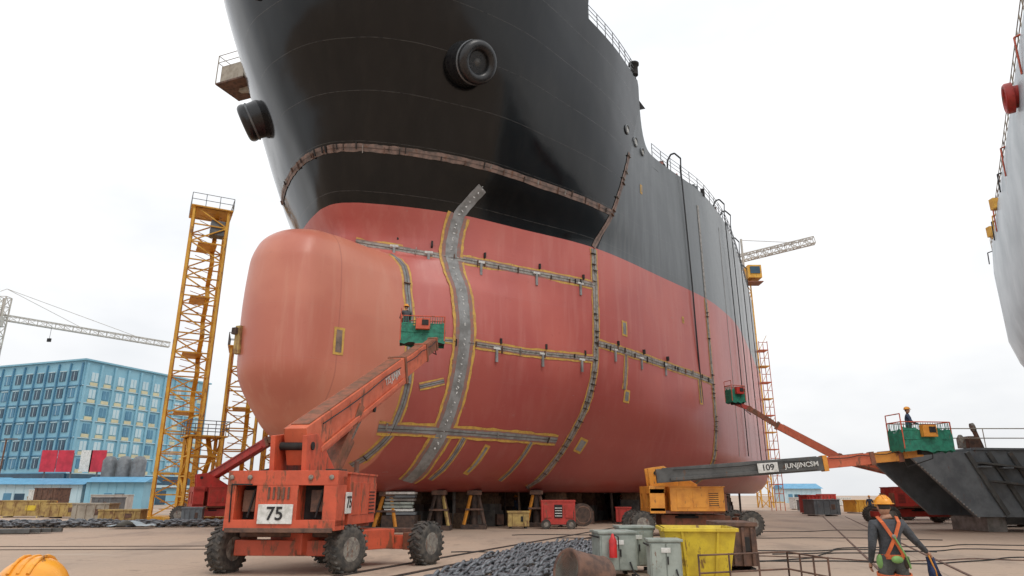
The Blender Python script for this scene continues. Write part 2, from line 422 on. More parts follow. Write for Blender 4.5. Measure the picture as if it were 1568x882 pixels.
def strip(mb,path,wd,off,k,side=1,umode=False,jit=.0,step=.35):
    P=[]
    for (a,za),(b2,zb) in zip(path[:-1],path[1:]):
        L=math.hypot((b2-a)*(3 if umode else 1),zb-za); n=max(1,int(L/step))
        for i in range(n): P.append((a+(b2-a)*i/n,za+(zb-za)*i/n))
    P.append(path[-1])
    pts=[hpt(p[0],p[1],off,side,p[0] if umode else None) for p in P]
    vs=[]
    for i,(p,n) in enumerate(pts):
        a=pts[max(0,i-1)][0]; c=pts[min(len(pts)-1,i+1)][0]; tn=(c-a).normalized()
        sd=n.cross(tn).normalized(); h=wd/2*(1+random.uniform(-jit,jit)); h2=wd/2*(1+random.uniform(-jit,jit))
        vs+=[p-sd*h,p,p+sd*h2]
    fs=[]
    for i in range(len(pts)-1):
        fs+=[(3*i,3*i+1,3*i+4,3*i+3),(3*i+1,3*i+2,3*i+5,3*i+4)]
    mb.add(vs,fs,k,False)
    return pts
def clips(mb,pts,dens,side=1):
    for i,(p,n) in enumerate(pts[:-1]):
        if random.random()<dens:
            tn=(pts[i+1][0]-p).normalized(); sd=n.cross(tn).normalized()
            R=Matrix((sd,tn,n)).transposed()
            l=random.uniform(.22,.42)
            mb.box(p+n*.05+sd*random.uniform(-.1,.1),(l,.04,.1),random.choice(['dkrust','rust','dark','seamgrey']),R)
sm=MB()
M['redin']=pmat("inner_primer",(.3,.12,.095),(.22,.16,.14),4,.6)
def seam(path,w=.26,edge=.13,yel=True,dens=.5,side=1,umode=False,core='seamgrey'):
    if yel: strip(sm,path,w+2*edge,.018,'seamyel',side,umode,.12)
    if edge>.1 and yel: strip(sm,path,w+edge*.7,.027,M['redin'],side,umode,.05)
    p=strip(sm,path,w,.036,core,side,umode,.12)
    strip(sm,path,.03,.045,'dkrust',side,umode,.3)
    clips(sm,p,dens,side); return p
for kk,(ww,off,mk) in enumerate(((1.36,.018,'seamyel'),(1.06,.027,'redin'),(.66,.036,'widegrey'))):
    top=16.85 if kk<2 else 18.4
    A4=[(4.6,2.5),(4.4,3.6),(4.4,5),(4.4,10),(4.45,14),(4.5,top)]
    if kk==2: A4=A4[:-1]+[(4.5,16.9),(4.95,18.5)]
    ptsA=strip(sm,A4,ww,off,M[mk],1,False,.05,.25)
for p,n in ptsA[6:]:
    for q in range(2):
        if random.random()<.75:
            R=Matrix((n.cross(V((0,0,1))).normalized(),V((0,0,1)),n)).transposed()@Matrix.Rotation(random.uniform(0,3),3,'Z')
            sm.box(p+n*.004+V((random.uniform(-.05,.05),0,random.uniform(-.12,.12))),(random.uniform(.06,.14),random.uniform(.03,.07),.008),'chalk',R)
B1=seam([(1.7,14.95),(2.5,14.75),(4.2,14.35),(12.5,14.35)],.28,.16,dens=.3)
C1=seam([(4.6,9.5),(8,9.5),(12.4,9.7)],.2,.17,dens=.25)
C2=seam([(12.6,10.7),(18,10.5),(27,10.2)],.32,.13,dens=.45)
D1=seam([(1.2,4.9),(4.2,4.95),(11.6,4.9)],.3,.2,dens=.06,core='widegrey')
F1=seam([(2.1,14.1),(2.3,13.4),(2.1,12),(2.05,9),(2.0,6),(1.9,4.6),(1.5,3.2)],.26,.16,dens=.15,core='widegrey')
E1=seam([(12.5,2.3),(12.5,5),(12.5,10),(12.5,16.8)],.4,.12,dens=.65)
E2=seam([(12.5,16.9),(13.8,19.5),(15.8,24.8)],.36,.1,yel=False,dens=.5,core='brownband')
G1=seam([(26.5,2.6),(27,4),(27.2,10),(27.2,16.8)],.34,.14,dens=.5)
strip(sm,[(27.2,16.9),(27.3,25)],.35,.03,'seamgrey',1,False,.1)
for sd in(1,-1):
    e=seam([(0.02,19.6),(u_of(13.8,19.6) if sd==1 else 4,19.6)],.42,.1,yel=False,dens=.4,side=sd,umode=True,core='brownband')
for s in(33,39,45,52): strip(sm,[(s,4),(s,10),(s,25)],.12,.02,'seamgrey',1,False,.2,1)
for (s,za,zb,wd) in ((-1.55,8.0,9.3,.55),(15.2,11.6,12.6,.6),(15.6,7.4,8.2,.6),(13.6,4.3,5.1,.75),(24.8,8.2,10.2,.5),(7.1,2.9,4.4,.4),(17.8,22.5,23.2,.35),(23,14,14.5,.3)):
    strip(sm,[(s,za),(s,zb)],wd,.02,'seamyel',1,False,.05); strip(sm,[(s,za+.12),(s,zb-.12)],wd-.24,.03,random.choice(['brownband','widegrey']),1,False,.05)
seam([(15.3,8.2),(15.3,10.4)],.2,.15,dens=.3)
seam([(3.7,7.4),(2.6,7.0)],.14,.14,dens=0,core='widegrey')
for s,z in ((5.8,14.1),(8.8,14.1),(11.4,14.0),(6.2,9.2),(9.0,9.3),(11.5,9.3),(3.6,14.2),(14.2,10.3),(2.7,14.5),(17,10.2),(20,10.2)):
    p,n=hpt(s,z,.05); R=Matrix((n.cross(V((0,0,1))).normalized(),V((0,0,1)),n)).transposed()
    sm.box(p+V((0,0,-.15)),(.14,.7,.09),'widegrey',R); sm.box(p+V((0,0,.25)),(.45,.12,.1),'chalk',R); sm.box(p+n*.12+V((.3,0,.7)),(.1,.3,.24),'dark',R)
seam([(4.0,9.5),(2.4,9.5)],.15,.1,dens=.4)
for s in(5.6,9.8): seam([(s,2.6),(s,3.6),(s,4.7)],.2,.12,dens=0,core='widegrey')
p,n=hpt(-3.6,8.6,.08,-1,.75); sm.box(p,(.25,.3,1.3),'dimyellow'); sm.box(p+n*.2+V((0,0,.4)),(.2,.25,.3),'dkrust')
sm.obj("weld_seams",ship)
# anchor bolsters
for sd,nm in((1,"starboard_anchor_bolster"),(-1,"port_anchor_bolster")):
    mb=MB(); c=V((1.25,-8.05*sd,24.05)) if sd==1 else V((1.5,7.7,24.0)); ax=V((-.42,-.78*sd,-.42)).normalized()
    prof=[(.62,-.9),(.62,.05)]
    for i in range(13):
        a=math.pi*(1.15-1.3*i/12); prof.append((.88+.3*math.cos(a),.05+.32*math.sin(a)))
    prof.append((1.12,-.3)); prof.append((1.3,-2.6))
    mb.lathe(c,ax,prof[1:],'black',36)
    mb.lathe(c,ax,[(.64,.04),(.5,-.9),(.001,-.95)],'dark',28)
    mb.lathe(c+ax*-.9,ax,[(.34,0),(.34,.8),(.2,.95),(.001,.97)],'dkboom',16)
    mb.lathe(c,ax,[(1.17,-.28),(1.19,-.22),(1.15,-.16)],'steel',36)
    mb.obj(nm,ship)
mb=MB()
for s,z,r in((15.3,26.4,.33),(16.9,26.2,.36),(18.2,26.0,.3)):
    p,n=hpt(s,z,.03); mb.lathe(p,n,[(r*.8,-.05),(r*.8,.05),(r,.08),(r*1.1,.0)],'steel',20); mb.lathe(p,n,[(.001,.02),(r*.8,.02)],'white',20)  # white disc stands in for bright sky seen through the opening
p,n=hpt(0,28.2,.02,-1,.9); mb.lathe(p,n,[(.3,0),(.3,.15),(.2,.16),(.2,0)],'black',16)
mb.obj("mooring_chocks",ship)
mb=MB()
def rail(sa,sb,st,side=1,h=1.1,k='steel'):
    prev=None; s=sa
    while s<=sb:
        zt=ztop(s); u=u_of(s,zt); q=hp(u,zt); p=V((q[0],-q[1]*side,zt-.05))
        mb.tube(p,p+V((0,0,h)),.03,k,5)
        if prev is not None:
            for f in(.38,.7,1): mb.tube(prev+V((0,0,h*f)),p+V((0,0,h*f)),.025,k,4)
        prev=p; s+=st
rail(9.0,17,1.1); rail(20.2,62,1.5); rail(20.2,40,2.5,-1)
for s,hh in((21,1.5),(24,1.6),(26,1.2),(32,1.6),(37,1.2),(45,1.1)):
    q=hp(u_of(s,26.6),26.6); mb.box((s,-q[1]+1.2,26.2+hh/2),(.7,.6,hh),random.choice(['rust','dark','steel']))
mb.lathe((16.6,-13.6,32.0),(0,0,1),[(.3,-.5),(.3,.3),(.4,.35),(.4,.5),(.001,.55)],'dark',12)
for i in range(30):
    s=random.uniform(21,60); q=hp(u_of(s,26.6),26.6); mb.box((s,-q[1]+random.uniform(.1,.6),26.6+random.uniform(.1,.3)),(random.uniform(.2,.7),.3,random.uniform(.3,.7)),random.choice(['rust','dark','steel','orange']))
mb.obj("deck_railing",ship)
mb=MB()
for s,zl,o2,rr_ in((24.2,5.2,.35,.06),(35,4,.3,.045),(38,9,.35,.045),(46,3,.3,.045),(56,4,.3,.045)):
    q=hp(u_of(s,26.6),26.6)[1]; pts=[V((s,-q+.8,26.6)),V((s,-q+.7,28.0)),V((s,-q+.4,28.5)),V((s,-q+.1,28.55)),V((s,-q-o2,28.0))]
    mb.path(pts,.07,'hose'); prev=pts[-1]
    z=27.0; ph=random.uniform(0,3)
    while z>zl:
        qq=hp(u_of(s,z),z)[1]; cur=V((s+.2*math.sin(z*.3+ph)+ (28-z)*.05,-max(qq,q-.3)-o2*.8,z)); mb.tube(prev,cur,rr_,'hose',5); prev=cur; z-=1.1
mb.obj("hanging_hoses",ship)
mb=MB(); c=V((6.5,14.0,31.9))
mb.box(c,(2.0,2.2,1.3),'beige'); mb.box(c+V((0,0,-.9)),(2.4,2.6,.14),'rust'); mb.beam(c+V((0,0,-1.0)),V((6.5,10.5,30.2)),.3,.4,'beige'); mb.beam(c+V((0,-.5,-.4)),V((6.5,10.5,31.6)),.3,.3,'beige')
for a in((-1.2,-1.3),(1.2,-1.3),(1.2,1.3),(-1.2,1.3)): mb.tube(c+V((a[0],a[1],-.9)),c+V((a[0],a[1],1.5)),.04,'beige',5)
for h in(.9,1.5):
    q=[c+V((a[0],a[1],h)) for a in((-1.2,-1.3),(1.2,-1.3),(1.2,1.3),(-1.2,1.3),(-1.2,-1.3))]; mb.path(q,.035,'beige',4)
mb.obj("side_platform",ship)
# keel blocks & stands
s=4.5
while s<65:
    for nn in (0,-3.4,3.4,-6.8,6.8,-10.2,10.2,-13.6,13.6):
        lim=hp(u_of(s,2.0),2.0)[1]
        if abs(nn)>lim-.4 or (nn and random.random()<.12): continue
        mb=MB(); R=Matrix.Rotation(random.uniform(-.08,.08),3,'Z')
        h=random.choice([.7,.9,1.1]); x=s+random.uniform(-.3,.3)
        mb.box((x,-nn,h/2),(1.5,1.4,h),'dkconc',R)
        mb.box((x,-nn,h+.2),(1.1,1.3,.4),random.choice(['dkrust','dkconc','dkrust','rust']),R)  # dark tones put the under-hull shade into the block colours
        z=h+.4
        while z<1.95:
            hh=min(.22,1.99-z); mb.box((x,-nn,z+hh/2),(1.2,random.uniform(.9,1.2),hh-.01),'wood',R); z+=hh
        mb.obj("keel_block",ship,0)
    s+=3.2
mb=MB()
for i in range(130):
    s=random.uniform(9,62); lim=hp(u_of(s,2.0),2.0)[1]; n=random.uniform(-lim+.5,lim-.5)
    k=random.choice(['dkrust','dark','dkconc','wood','rust'])
    if random.random()<.5: mb.tube((s,-n,0),(s+random.uniform(-.3,.3),-n,1.98),random.uniform(.06,.14),k,6)
    else: mb.box((s,-n,.4),(random.uniform(.4,1.6),random.uniform(.4,1.2),random.uniform(.4,.9)),k,Matrix.Rotation(random.uniform(0,3),3,'Z'))
mb.obj("shoring_timber",ship)
def stand(x,y,h,name="jack_stand"):
    mb=MB()
    mb.box((x,y,.12),(1.4,1.4,.24),'dkrust')
    for a in(-.35,.35):
        for b2 in(-.35,.35): mb.beam((x+a*1.6,y+b2*1.6,.24),(x+a*.6,y+b2*.6,h-.3),.13,.13,random.choice(['rust','dkrust','dimyellow','amber']))
    mb.tube((x,y,.24),(x,y,h),.2,'dkrust',10); mb.box((x,y,h-.15),(.8,.8,.24),'rust'); mb.box((x,y,h*.5),(1.0,1.0,.1),'rust')
    return mb.obj(name)
for s,nn,h in((5.2,1.4,2.03),(7.6,3.2,2.1),(6,-1.5,2.03),(13.5,6.7,2.12),(23,12.0,2.1),(9.6,4.4,2.1)):
    p=sw(s,nn,0); stand(p.x,p.y,h)
# ------------------------------------------------------------------ boom lifts
def wheel(mb,c,axis,r=.52,wd=.4):
    ax=V(axis).normalized(); c=V(c)
    pr=[(r*.5,-wd*.45),(r*.8,-wd*.5),(r*.95,-wd*.42),(r,-wd*.25),(r,wd*.25),(r*.95,wd*.42),(r*.8,wd*.5),(r*.5,wd*.45)]
    mb.lathe(c,ax,pr,'rubber',28)
    for sgn in(-1,1):
        mb.lathe(c,ax*sgn,[(r*.52,wd*.46),(r*.5,wd*.3),(r*.3,wd*.28),(r*.22,wd*.45),(.001,wd*.46)],'hubs',16)
    R,_=mb.frame(c,c+ax)
    for i in range(22):
        a=2*math.pi*i/22
        for sgn in(-1,1):
            aa=a+sgn*.07; o=R@V((math.cos(aa),0,math.sin(aa))); tg=R@V((-math.sin(aa),0,math.cos(aa)))
            RR=Matrix((tg,ax,o)).transposed()@Matrix.Rotation(sgn*.45,3,'Z')
            mb.box(c+o*r*1.0+ax*sgn*wd*.25,(.06,wd*.5,.05),'rubber',RR)
def basket(name,c,wd,dp,yaw,parent,col='green',h=1.15):
    mb=MB(); R=Matrix.Rotation(yaw,3,'Z'); c=V(c)
    P=lambda x,y,z: c+R@V((x,y,z))
    mb.box(P(0,0,0),(wd,dp,.08),'dark',R)
    cs=[(-wd/2,-dp/2),(wd/2,-dp/2),(wd/2,dp/2),(-wd/2,dp/2)]
    for i in range(4):
        a=cs[i];b=cs[(i+1)%4]
        mb.tube(P(*a,0),P(*a,h),.03,'orange',6)
        for f in(.35,.68,1): mb.tube(P(*a,h*f),P(*b,h*f),.026,col if f<1 else 'orange',6)
        L=math.hypot(b[0]-a[0],b[1]-a[1]); n=int(L/.11)
        for k in range(n+1):
            t=k/max(n,1); x=a[0]+(b[0]-a[0])*t; y=a[1]+(b[1]-a[1])*t
            mb.tube(P(x,y,.02),P(x,y,h*.97),.012,col,4)
        nn=max(3,int(L/.2)); vs=[];fs=[]
        for k in range(nn+1):
            t=k/nn; x=(a[0]+(b[0]-a[0])*t)*1.02; y=(a[1]+(b[1]-a[1])*t)*1.03; j=random.uniform(-.03,.03)
            vs+=[P(x,y,-.1+random.uniform(-.08,.06)),P(x*1.01+j,y*1.01+j,.4),P(x,y,h*.76+random.uniform(-.2,.08))]
        for k in range(nn): fs+=[(3*k,3*k+3,3*k+4,3*k+1),(3*k+1,3*k+4,3*k+5,3*k+2)]
        mb.add(vs,fs,col,True)
    mb.tube(P(-wd/2,dp/2,h),P(-wd/2,dp/2,h+.35),.025,'orange',5); mb.tube(P(-wd/2,-dp/2,h),P(-wd/2,-dp/2,h+.35),.025,'orange',5); mb.tube(P(-wd/2,-dp/2,h+.35),P(-wd/2,dp/2,h+.35),.025,'orange',5)
    return mb.obj(name,parent)
def lift(name,cx,cy,yaw,wheels,waxis,body,booms,bask,cyl=None,chcol='orange',detail=False,L=3.2,W=2.7,z0=1.0,z1=2.35,chyaw=None):
    e=empty(name)
    R=Matrix.Rotation(yaw,3,'Z'); P=lambda x,y,z: V((cx,cy,0))+R@V((x,y,z))
    mb=MB()
    for i,wp in enumerate(wheels): wheel(mb,(wp[0],wp[1],.55),waxis if not isinstance(waxis,list) else waxis[i],.55,.42)
    mb.obj("wheels",e)
    mb=MB(); cen=sum((V((a[0],a[1],.6)) for a in wheels),V())/len(wheels)
    Rc=Matrix.Rotation(chyaw if chyaw is not None else yaw,3,'Z')
    mb.box(cen+V((0,0,.08)),(1.3,3.0,.5),chcol,Rc)
    for a,b2 in((0,1),(2,3)):
        A_=V((wheels[a][0],wheels[a][1],.58)); B_=V((wheels[b2][0],wheels[b2][1],.58)); d=(B_-A_).normalized()
        mb.beam(A_+d*.25,B_-d*.25,.42,.36,chcol); mb.beam(A_+d*.3+V((0,0,.3)),B_-d*.3+V((0,0,.3)),.2,.12,'rust')
    for a in wheels:
        q=V((a[0],a[1],.62)); mb.box(q+(cen-q)*.18,(.3,.3,.44),'dkorange',Rc)
    mb.lathe((cx,cy,.78),(0,0,1),[(.72,0),(.72,.1),(.6,.1),(.6,.3)],'dark',24)
    mb.obj("chassis",e,.02)
    mb=MB(); hw=W/2; hl=L/2
    mb.box(P(0,0,z0+.06),(W*.9,L*.95,.12),'dkorange',R)
    for sx in(-1,1):
        mb.box(P(sx*(hw-.42),.35,(z0+z1)/2+.03),(.84,L-.9,z1-z0-.14),body,R)
        mb.box(P(sx*(hw-.42),.35,z1-.02),(.9,L-.8,.05),body,R)
        for k in range(3): mb.box(P(sx*(hw+.003),-.3+k*.75,(z0+z1)/2+.05),(.03,.62,.8),body,R)
        for k in range(7): mb.box(P(sx*(hw+.02),1.1,z0+.35+k*.09),(.03,.45,.03),'dark',R)
        mb.box(P(sx*(hw-.42),hl-.2,(z0+z1)/2-.1),(.7,.45,.75),'dkorange',R)
    yb=-hl+.2
    mb.box(P(0,yb,z1-.15),(W,.7,.34),body,R); mb.box(P(0,yb,z0+.13),(W,.7,.24),body,R)
    for a,b2 in((-hw,-hw+.22),(-.62,.4),(1.02,hw)): mb.box(P((a+b2)/2,yb+.004,(z0+z1)/2),(b2-a,.69,z1-z0-.2),body,R)
    mb.box(P(0,yb+.2,(z0+z1)/2),(W-.1,.1,z1-z0-.3),'dark',R)
    mb.box(P(0,yb-.36,z0+.02),(W*.96,.06,.1),'rust',R)
    if detail:
        mb.box(P(-.1,yb-.37,z0+.38),(.84,.05,.44),'white',R)
        mb.box(P(hw+.03,-.95,(z0+z1)/2-.05),(.04,.42,.5),'white',R)
        for k in range(5): mb.box(P(-.1+.12*k-.2,yb-.36,z1-.5),(.05,.03,.28),'rust',R)
        for x in(-.9,.78):
            mb.box(P(x,yb+.02,(z0+z1)/2),(.3,.2,.5),'rust',R); mb.tube(P(x,yb-.1,z0+.3),P(x+.15,yb-.1,z1-.4),.03,'hose')
        mb.path([P(-1.2,yb-.36,z0+.2),P(-1.2,yb-.42,z1-.3),P(-.7,yb-.42,z1-.3)],.02,'hose')
        mb.tube(P(.95,.9,z1),P(.95,.9,z1+.35),.07,'rust',8)
        mb.box(P(-.95,.2,z1+.06),(.5,.6,.1),'dkorange',R); mb.box(P(.9,-.6,z1+.05),(.4,.5,.08),'dkrust',R)
        mb.path([P(-1.1,-.8,z1+.02),P(-1.0,-.2,z1+.12),P(-.6,.3,z1+.05),P(-.4,.8,z1+.2)],.025,'hose')
        for p_ in((-.8,-.38),(.7,-.39),(1.2,-.38),(-1.25,-.38)):
            mb.lathe(P(p_[0],yb+p_[1]+.02,z1-.14),R@V((0,-1,0)),[(.06,0),(.06,.03),(.03,.04)],'hubs',10)
    for sx in(-.4,.4):
        pts=[P(sx-.06,-hl+.1,z1-.3),P(sx-.06,-hl-.02,z1+.85),P(sx-.06,-hl+.75,z1+.95),P(sx-.06,.6,z1+.1),P(sx-.06,.6,z1-.3)]
        mb.prism(pts,R@V((.12,0,0)),body)
    mb.tube(P(-.5,-hl+.35,z1+.62),P(.5,-hl+.35,z1+.62),.1,'dark',12)
    mb.obj("turntable",e,.02)
    mb=MB()
    for i,(p,q,w_,h_,k) in enumerate(booms):
        mb.beam(p,q,w_,h_,k)
        d=(V(q)-V(p)).normalized(); up=V((0,0,1))
        mb.beam(V(q)-d*.18,V(q)+d*.02,w_+.08,h_+.08,'dkorange' if k!='dkboom' else 'amber')
        x=d.cross(up).normalized(); zz=x.cross(d)
        mb.beam(V(p)+zz*(h_/2+.015)+d*.3,V(q)+zz*(h_/2+.015)-d*.4,w_*.8,.03,'dkorange' if k!='dkboom' else 'dkboom')
        if i==0:
            for s_ in(-1,1): mb.beam(V(p)+x*(w_/2+.05)*s_+d*.6-zz*h_*.3,V(q)+x*(w_/2+.05)*s_-d*.5-zz*h_*.3,.06,.14,'dkorange' if s_<0 else k)
        mb.path([V(p)+x*(w_/2+.06)+zz*h_*.3+d*(V(q)-V(p)).length*f+V((0,0,.04*math.sin(f*20))) for f in(.1,.3,.5,.7,.9)],.022,'hose',5)
    if cyl:
        a,b2=V(cyl[0]),V(cyl[1]); m=a+(b2-a)*.55; mb.tube(a,m,.17,k_body(body),12); mb.tube(m,b2,.09,'hubs',10)
        mb.lathe(b2,(1,0,0),[(.16,-.34),(.16,.34)],'dark',10)
        mb.beam(a+V((0,-.5,.2)),b2+V((0,-1.2,-.1)),.5,.22,'dkorange')
    mb.obj("boom",e,.012)
    basket("basket",bask[0],bask[1],bask[2],bask[3],e)
    mb=MB(); tip=V(booms[-1][1]); bc=V(bask[0])
    mb.beam(tip,bc+V((0,0,-.15)),.22,.3,body); Rb=Matrix.Rotation(bask[3],3,'Z')
    mb.box(bc+Rb@V((0,-bask[2]*.5-.12,.75)),(.65,.25,.5),body,Rb); mb.box(bc+Rb@V((.1,-bask[2]*.5-.26,.8)),(.3,.04,.25),'dark',Rb); mb.box(bc+V((0,0,-.14)),(.5,.6,.18),'dark',Rb)
    mb.path([tip,tip+V((.15,0,-.5)),bc+V((.3,-.2,-.4)),bc+V((.25,-.4,.5))],.025,'hose')
    mb.obj("basket_mount",e,.01)
    return e,P,R
def k_body(b): return 'dkorange' if b=='orange' else b
P0=V((-5.35,17.35,2.95)); P1=V((-3.55,30.2,8.35)); d=P1-P0
e,P,R=lift("boom_lift",-5.3,18.6,rad(-5),[(-7.0,17.95),(-4.05,17.75),(-5.2,20.6),(-2.35,19.9)],[(.95,-.3,0),(.86,-.5,0),(.9,-.4,0),(.86,-.5,0)],
  'orange',[(P0,P0+d*.62,.6,.95,'orange2'),(P0+d*.6,P0+d*.86,.48,.7,'orange2'),(P0+d*.85,P1,.36,.5,'dkorange')],((-4.15,30.9,8.55),2.0,.9,rad(8)),
  cyl=((-5.2,20.0,2.0),P0+d*.36-V((0,0,.4))),detail=True,chyaw=rad(-38))
yb=-1.6+.2
text("number_rear","75",P(-.1,yb-.405,1.38),R@V((1,0,0)),(0,0,1),.42,'black',e)
text("number_side","75",P(1.405,-.95,1.63),R@V((0,1,0)),(0,0,1),.38,'black',e)
dd=d.normalized(); xx=dd.cross(V((0,0,1))).normalized()
uu=xx.cross(dd)
text("boom_number","T75 JUNJIN",P0+d*.5+xx*.312+uu*.1,dd,uu,.34,'white',e)
# yellow lift
e,P,R=lift("boom_lift.001",8.2,34.2,rad(-90),[(6.0,33.2),(6.0,35.6),(11.0,33.2),(11.0,35.6)],(0,1,0),'amber',
  [(V((6.7,32.9,2.65)),V((14.3,32.1,3.2)),.45,.62,'dkboom'),(V((14.2,32.12,3.2)),V((16.3,31.7,3.4)),.38,.5,'orange2'),(V((16.2,31.7,3.4)),V((17.4,31.3,3.5)),.34,.45,'amber')],
  ((18.15,31.0,3.75),2.3,1.0,rad(6)),chcol='dkorange',z0=1.0,z1=2.2,L=3.4,W=2.5,chyaw=rad(90))
dd=V((7.6,-.8,.55)).normalized(); xx=dd.cross(V((0,0,1))).normalized(); uu=xx.cross(dd)
mb=MB(); c=V((6.7,32.9,2.65))+dd*5.0+xx*.34; mb.beam(c-dd*.45,c+dd*.45,.02,.42,'white',None); mb.obj("number_plate",e)
text("boom_number","109",c+xx*.015,dd,uu,.38,'black',e); text("boom_lettering","JUNJINCSM",c+dd*1.5+xx*.0,dd,uu,.3,'white',e)
lift("boom_lift.002",27.2,48.6,rad(80),[(25,47.4),(25,50),(29.6,47.4),(29.6,50)],(0,1,0),'red',
  [(V((29.2,48.4,2.6)),V((22.8,49.2,4.3)),.45,.6,'orange2'),(V((22.9,49.2,4.3)),V((19.2,50.4,6.7)),.38,.5,'orange2'),(V((19.2,50.4,6.7)),V((17.5,51,8.0)),.26,.34,'dkorange')],
  ((16.7,51.2,8.5),1.2,.8,rad(20)),chcol='red',chyaw=rad(90))
lift("boom_lift.003",32.0,56,rad(60),[(30,54.5),(30,57),(34.3,54.5),(34.3,57)],(0,1,0),'red',
  [(V((29,55,4.6)),V((35.0,53.5,2.6)),.45,.6,'orange2'),(V((35.0,53.5,2.6)),V((38.2,53,2.4)),.35,.45,'dkorange')],((39.2,53,2.0),1.3,.8,rad(20)),chcol='red',chyaw=rad(90))
lift("boom_lift.004",-20.6,50,rad(-60),[(-22.6,48.8),(-22.6,51.2),(-18.6,48.8),(-18.6,51.2)],(0,1,0),'red',
  [(V((-21.8,50,2.7)),V((-16.8,48.3,5.4)),.45,.6,'red'),(V((-16.9,48.3,5.4)),V((-14.6,47.6,6.3)),.35,.45,'dkorange')],((-13.9,47.4,6.2),1.4,.8,rad(10)),chcol='red',chyaw=rad(90))
# ------------------------------------------------------------------ lattice masts
def mast(name,x,y,h,w_,yaw,n,k='tower',cross=True):
    mb=MB(); R=Matrix.Rotation(yaw,3,'Z'); u=R@V((0,1,0))
    mb.lattice((x,y,.3),(x,y,h),w_,k,n,.1,.05,up=u,cross=False)
    mb.box((x,y,.15),(w_+1.6,w_+1.6,.3),'tower',R)
    for i in range(2,n,3):
        z=.3+(h-.3)*i/n; mb.box((x,y,z),(w_*.55,w_*.9,.06),'tower',R)
    for i in range(n):
        a=.3+(h-.3)*i/n; b2=.3+(h-.3)*(i+1)/n; o1=R@V((w_*.2,(-.35 if i%2 else .35)*w_,0)); o2=R@V((w_*.2,(.35 if i%2 else -.35)*w_,0))
        mb.beam(V((x,y,a))+o1,V((x,y,b2))+o2,.35,.08,k)
        for tt in(.33,.66):
            mb.tube(V((x,y,a+(b2-a)*tt))+R@V((-w_*.3,-w_*.3,0)),V((x,y,a+(b2-a)*tt))+R@V((w_*.3,w_*.3,0)),.03,k,4)
    mb.box((x,y,h),(w_+.6,w_+.6,.1),k,R)
    q=(w_+.6)/2; cs=[V((x,y,h))+R@V((a*q,b2*q,0)) for a,b2 in((-1,-1),(1,-1),(1,1),(-1,1))]
    for i in range(4):
        for t in(0,.33,.66): pp=cs[i].lerp(cs[(i+1)%4],t); mb.tube(pp,pp+V((0,0,1.1)),.03,'steel',4)
        for hh in(.55,1.1): mb.tube(cs[i]+V((0,0,hh)),cs[(i+1)%4]+V((0,0,hh)),.03,'steel',4)
    return mb
mb=mast("",-26.2,55,25.2,2.7,rad(28),16)
mb.box((-25.3,54.6,23.6),(1.1,1.0,1.3),'steel',Matrix.Rotation(.5,3,'Z'))
mb.obj("lattice_tower")
mast("",-22.4,57,13.6,2.5,rad(20),8).obj("lattice_tower.001")
mast("",-20.0,60,9.6,2.4,rad(15),6).obj("lattice_tower.002")
mast("",-23.2,52.5,6.0,2.2,rad(35),4).obj("lattice_tower.003")
mb=MB()
mb.lattice((39.0,110,0),(39.0,110,38),1.8,'tower',20,.09,.05)
mb.lattice((33,112,39.5),(51,108,43.0),1.1,'cranewhite',16,.08,.045)
mb.tube((39.4,110,38),(39.4,110,44),.18,'cranewhite',6); mb.tube((39.4,110,43.8),(48,108.5,42.8),.05,'cranewhite',4)
mb.box((40.3,108.6,37.4),(2.2,2.2,2.2),'tower'); mb.box((40.3,107.4,37.6),(1.6,.1,1.2),'glass'); mb.box((40.2,108.6,35.6),(2.6,2.4,.15),'dkorange'); mb.obj("tower_crane")
mb=MB()
for lv in range(10):
    z=1+lv*2.1; x,y=32.7,88
    mb.box((x,y,z),(1.2,1.6,.1),'orange2' if lv%2 else 'tower')
    for a in(-.55,.55):
        for b2 in(-.75,.75): mb.tube((x+a,y+b2,z-1),(x+a,y+b2,z+1.15),.05,'orange2',4)
    mb.tube((x-.55,y-.75,z+1),(x+.55,y-.75,z+1),.04,'orange',4); mb.tube((x-.55,y-.75,z),(x+.55,y-.75,z+1.9),.03,'tower',4)
mb.obj("scaffold_tower")
mb=MB(); a=V((-116,150,40.5)); b2=V((-88,172,38.8))
mb.lattice((-115.5,149.5,0),(-115.5,149.5,45),1.8,'cranewhite',20,.12,.06)
mb.lattice(a+(a-b2)*.3,b2,1.2,'cranewhite',26,.09,.045); top=V((-115.5,149.5,47))
for t in(.45,.8): mb.tube(top,a.lerp(b2,t)+V((0,0,.6)),.06,'cranewhite',4)
mb.tube(top,a+(a-b2)*.25,.06,'cranewhite',4); mb.box((-115,148,39),(1.8,1.8,2.2),'cranewhite'); hk=a.lerp(b2,.28)
mb.tube(hk,hk-V((0,0,3.2)),.05,'dark',4); mb.box(hk-V((0,0,3.5)),(.8,.4,.8),'dark'); mb.box(a+(a-b2)*.27,(3,2,2.6),'conc'); mb.obj("tower_crane")
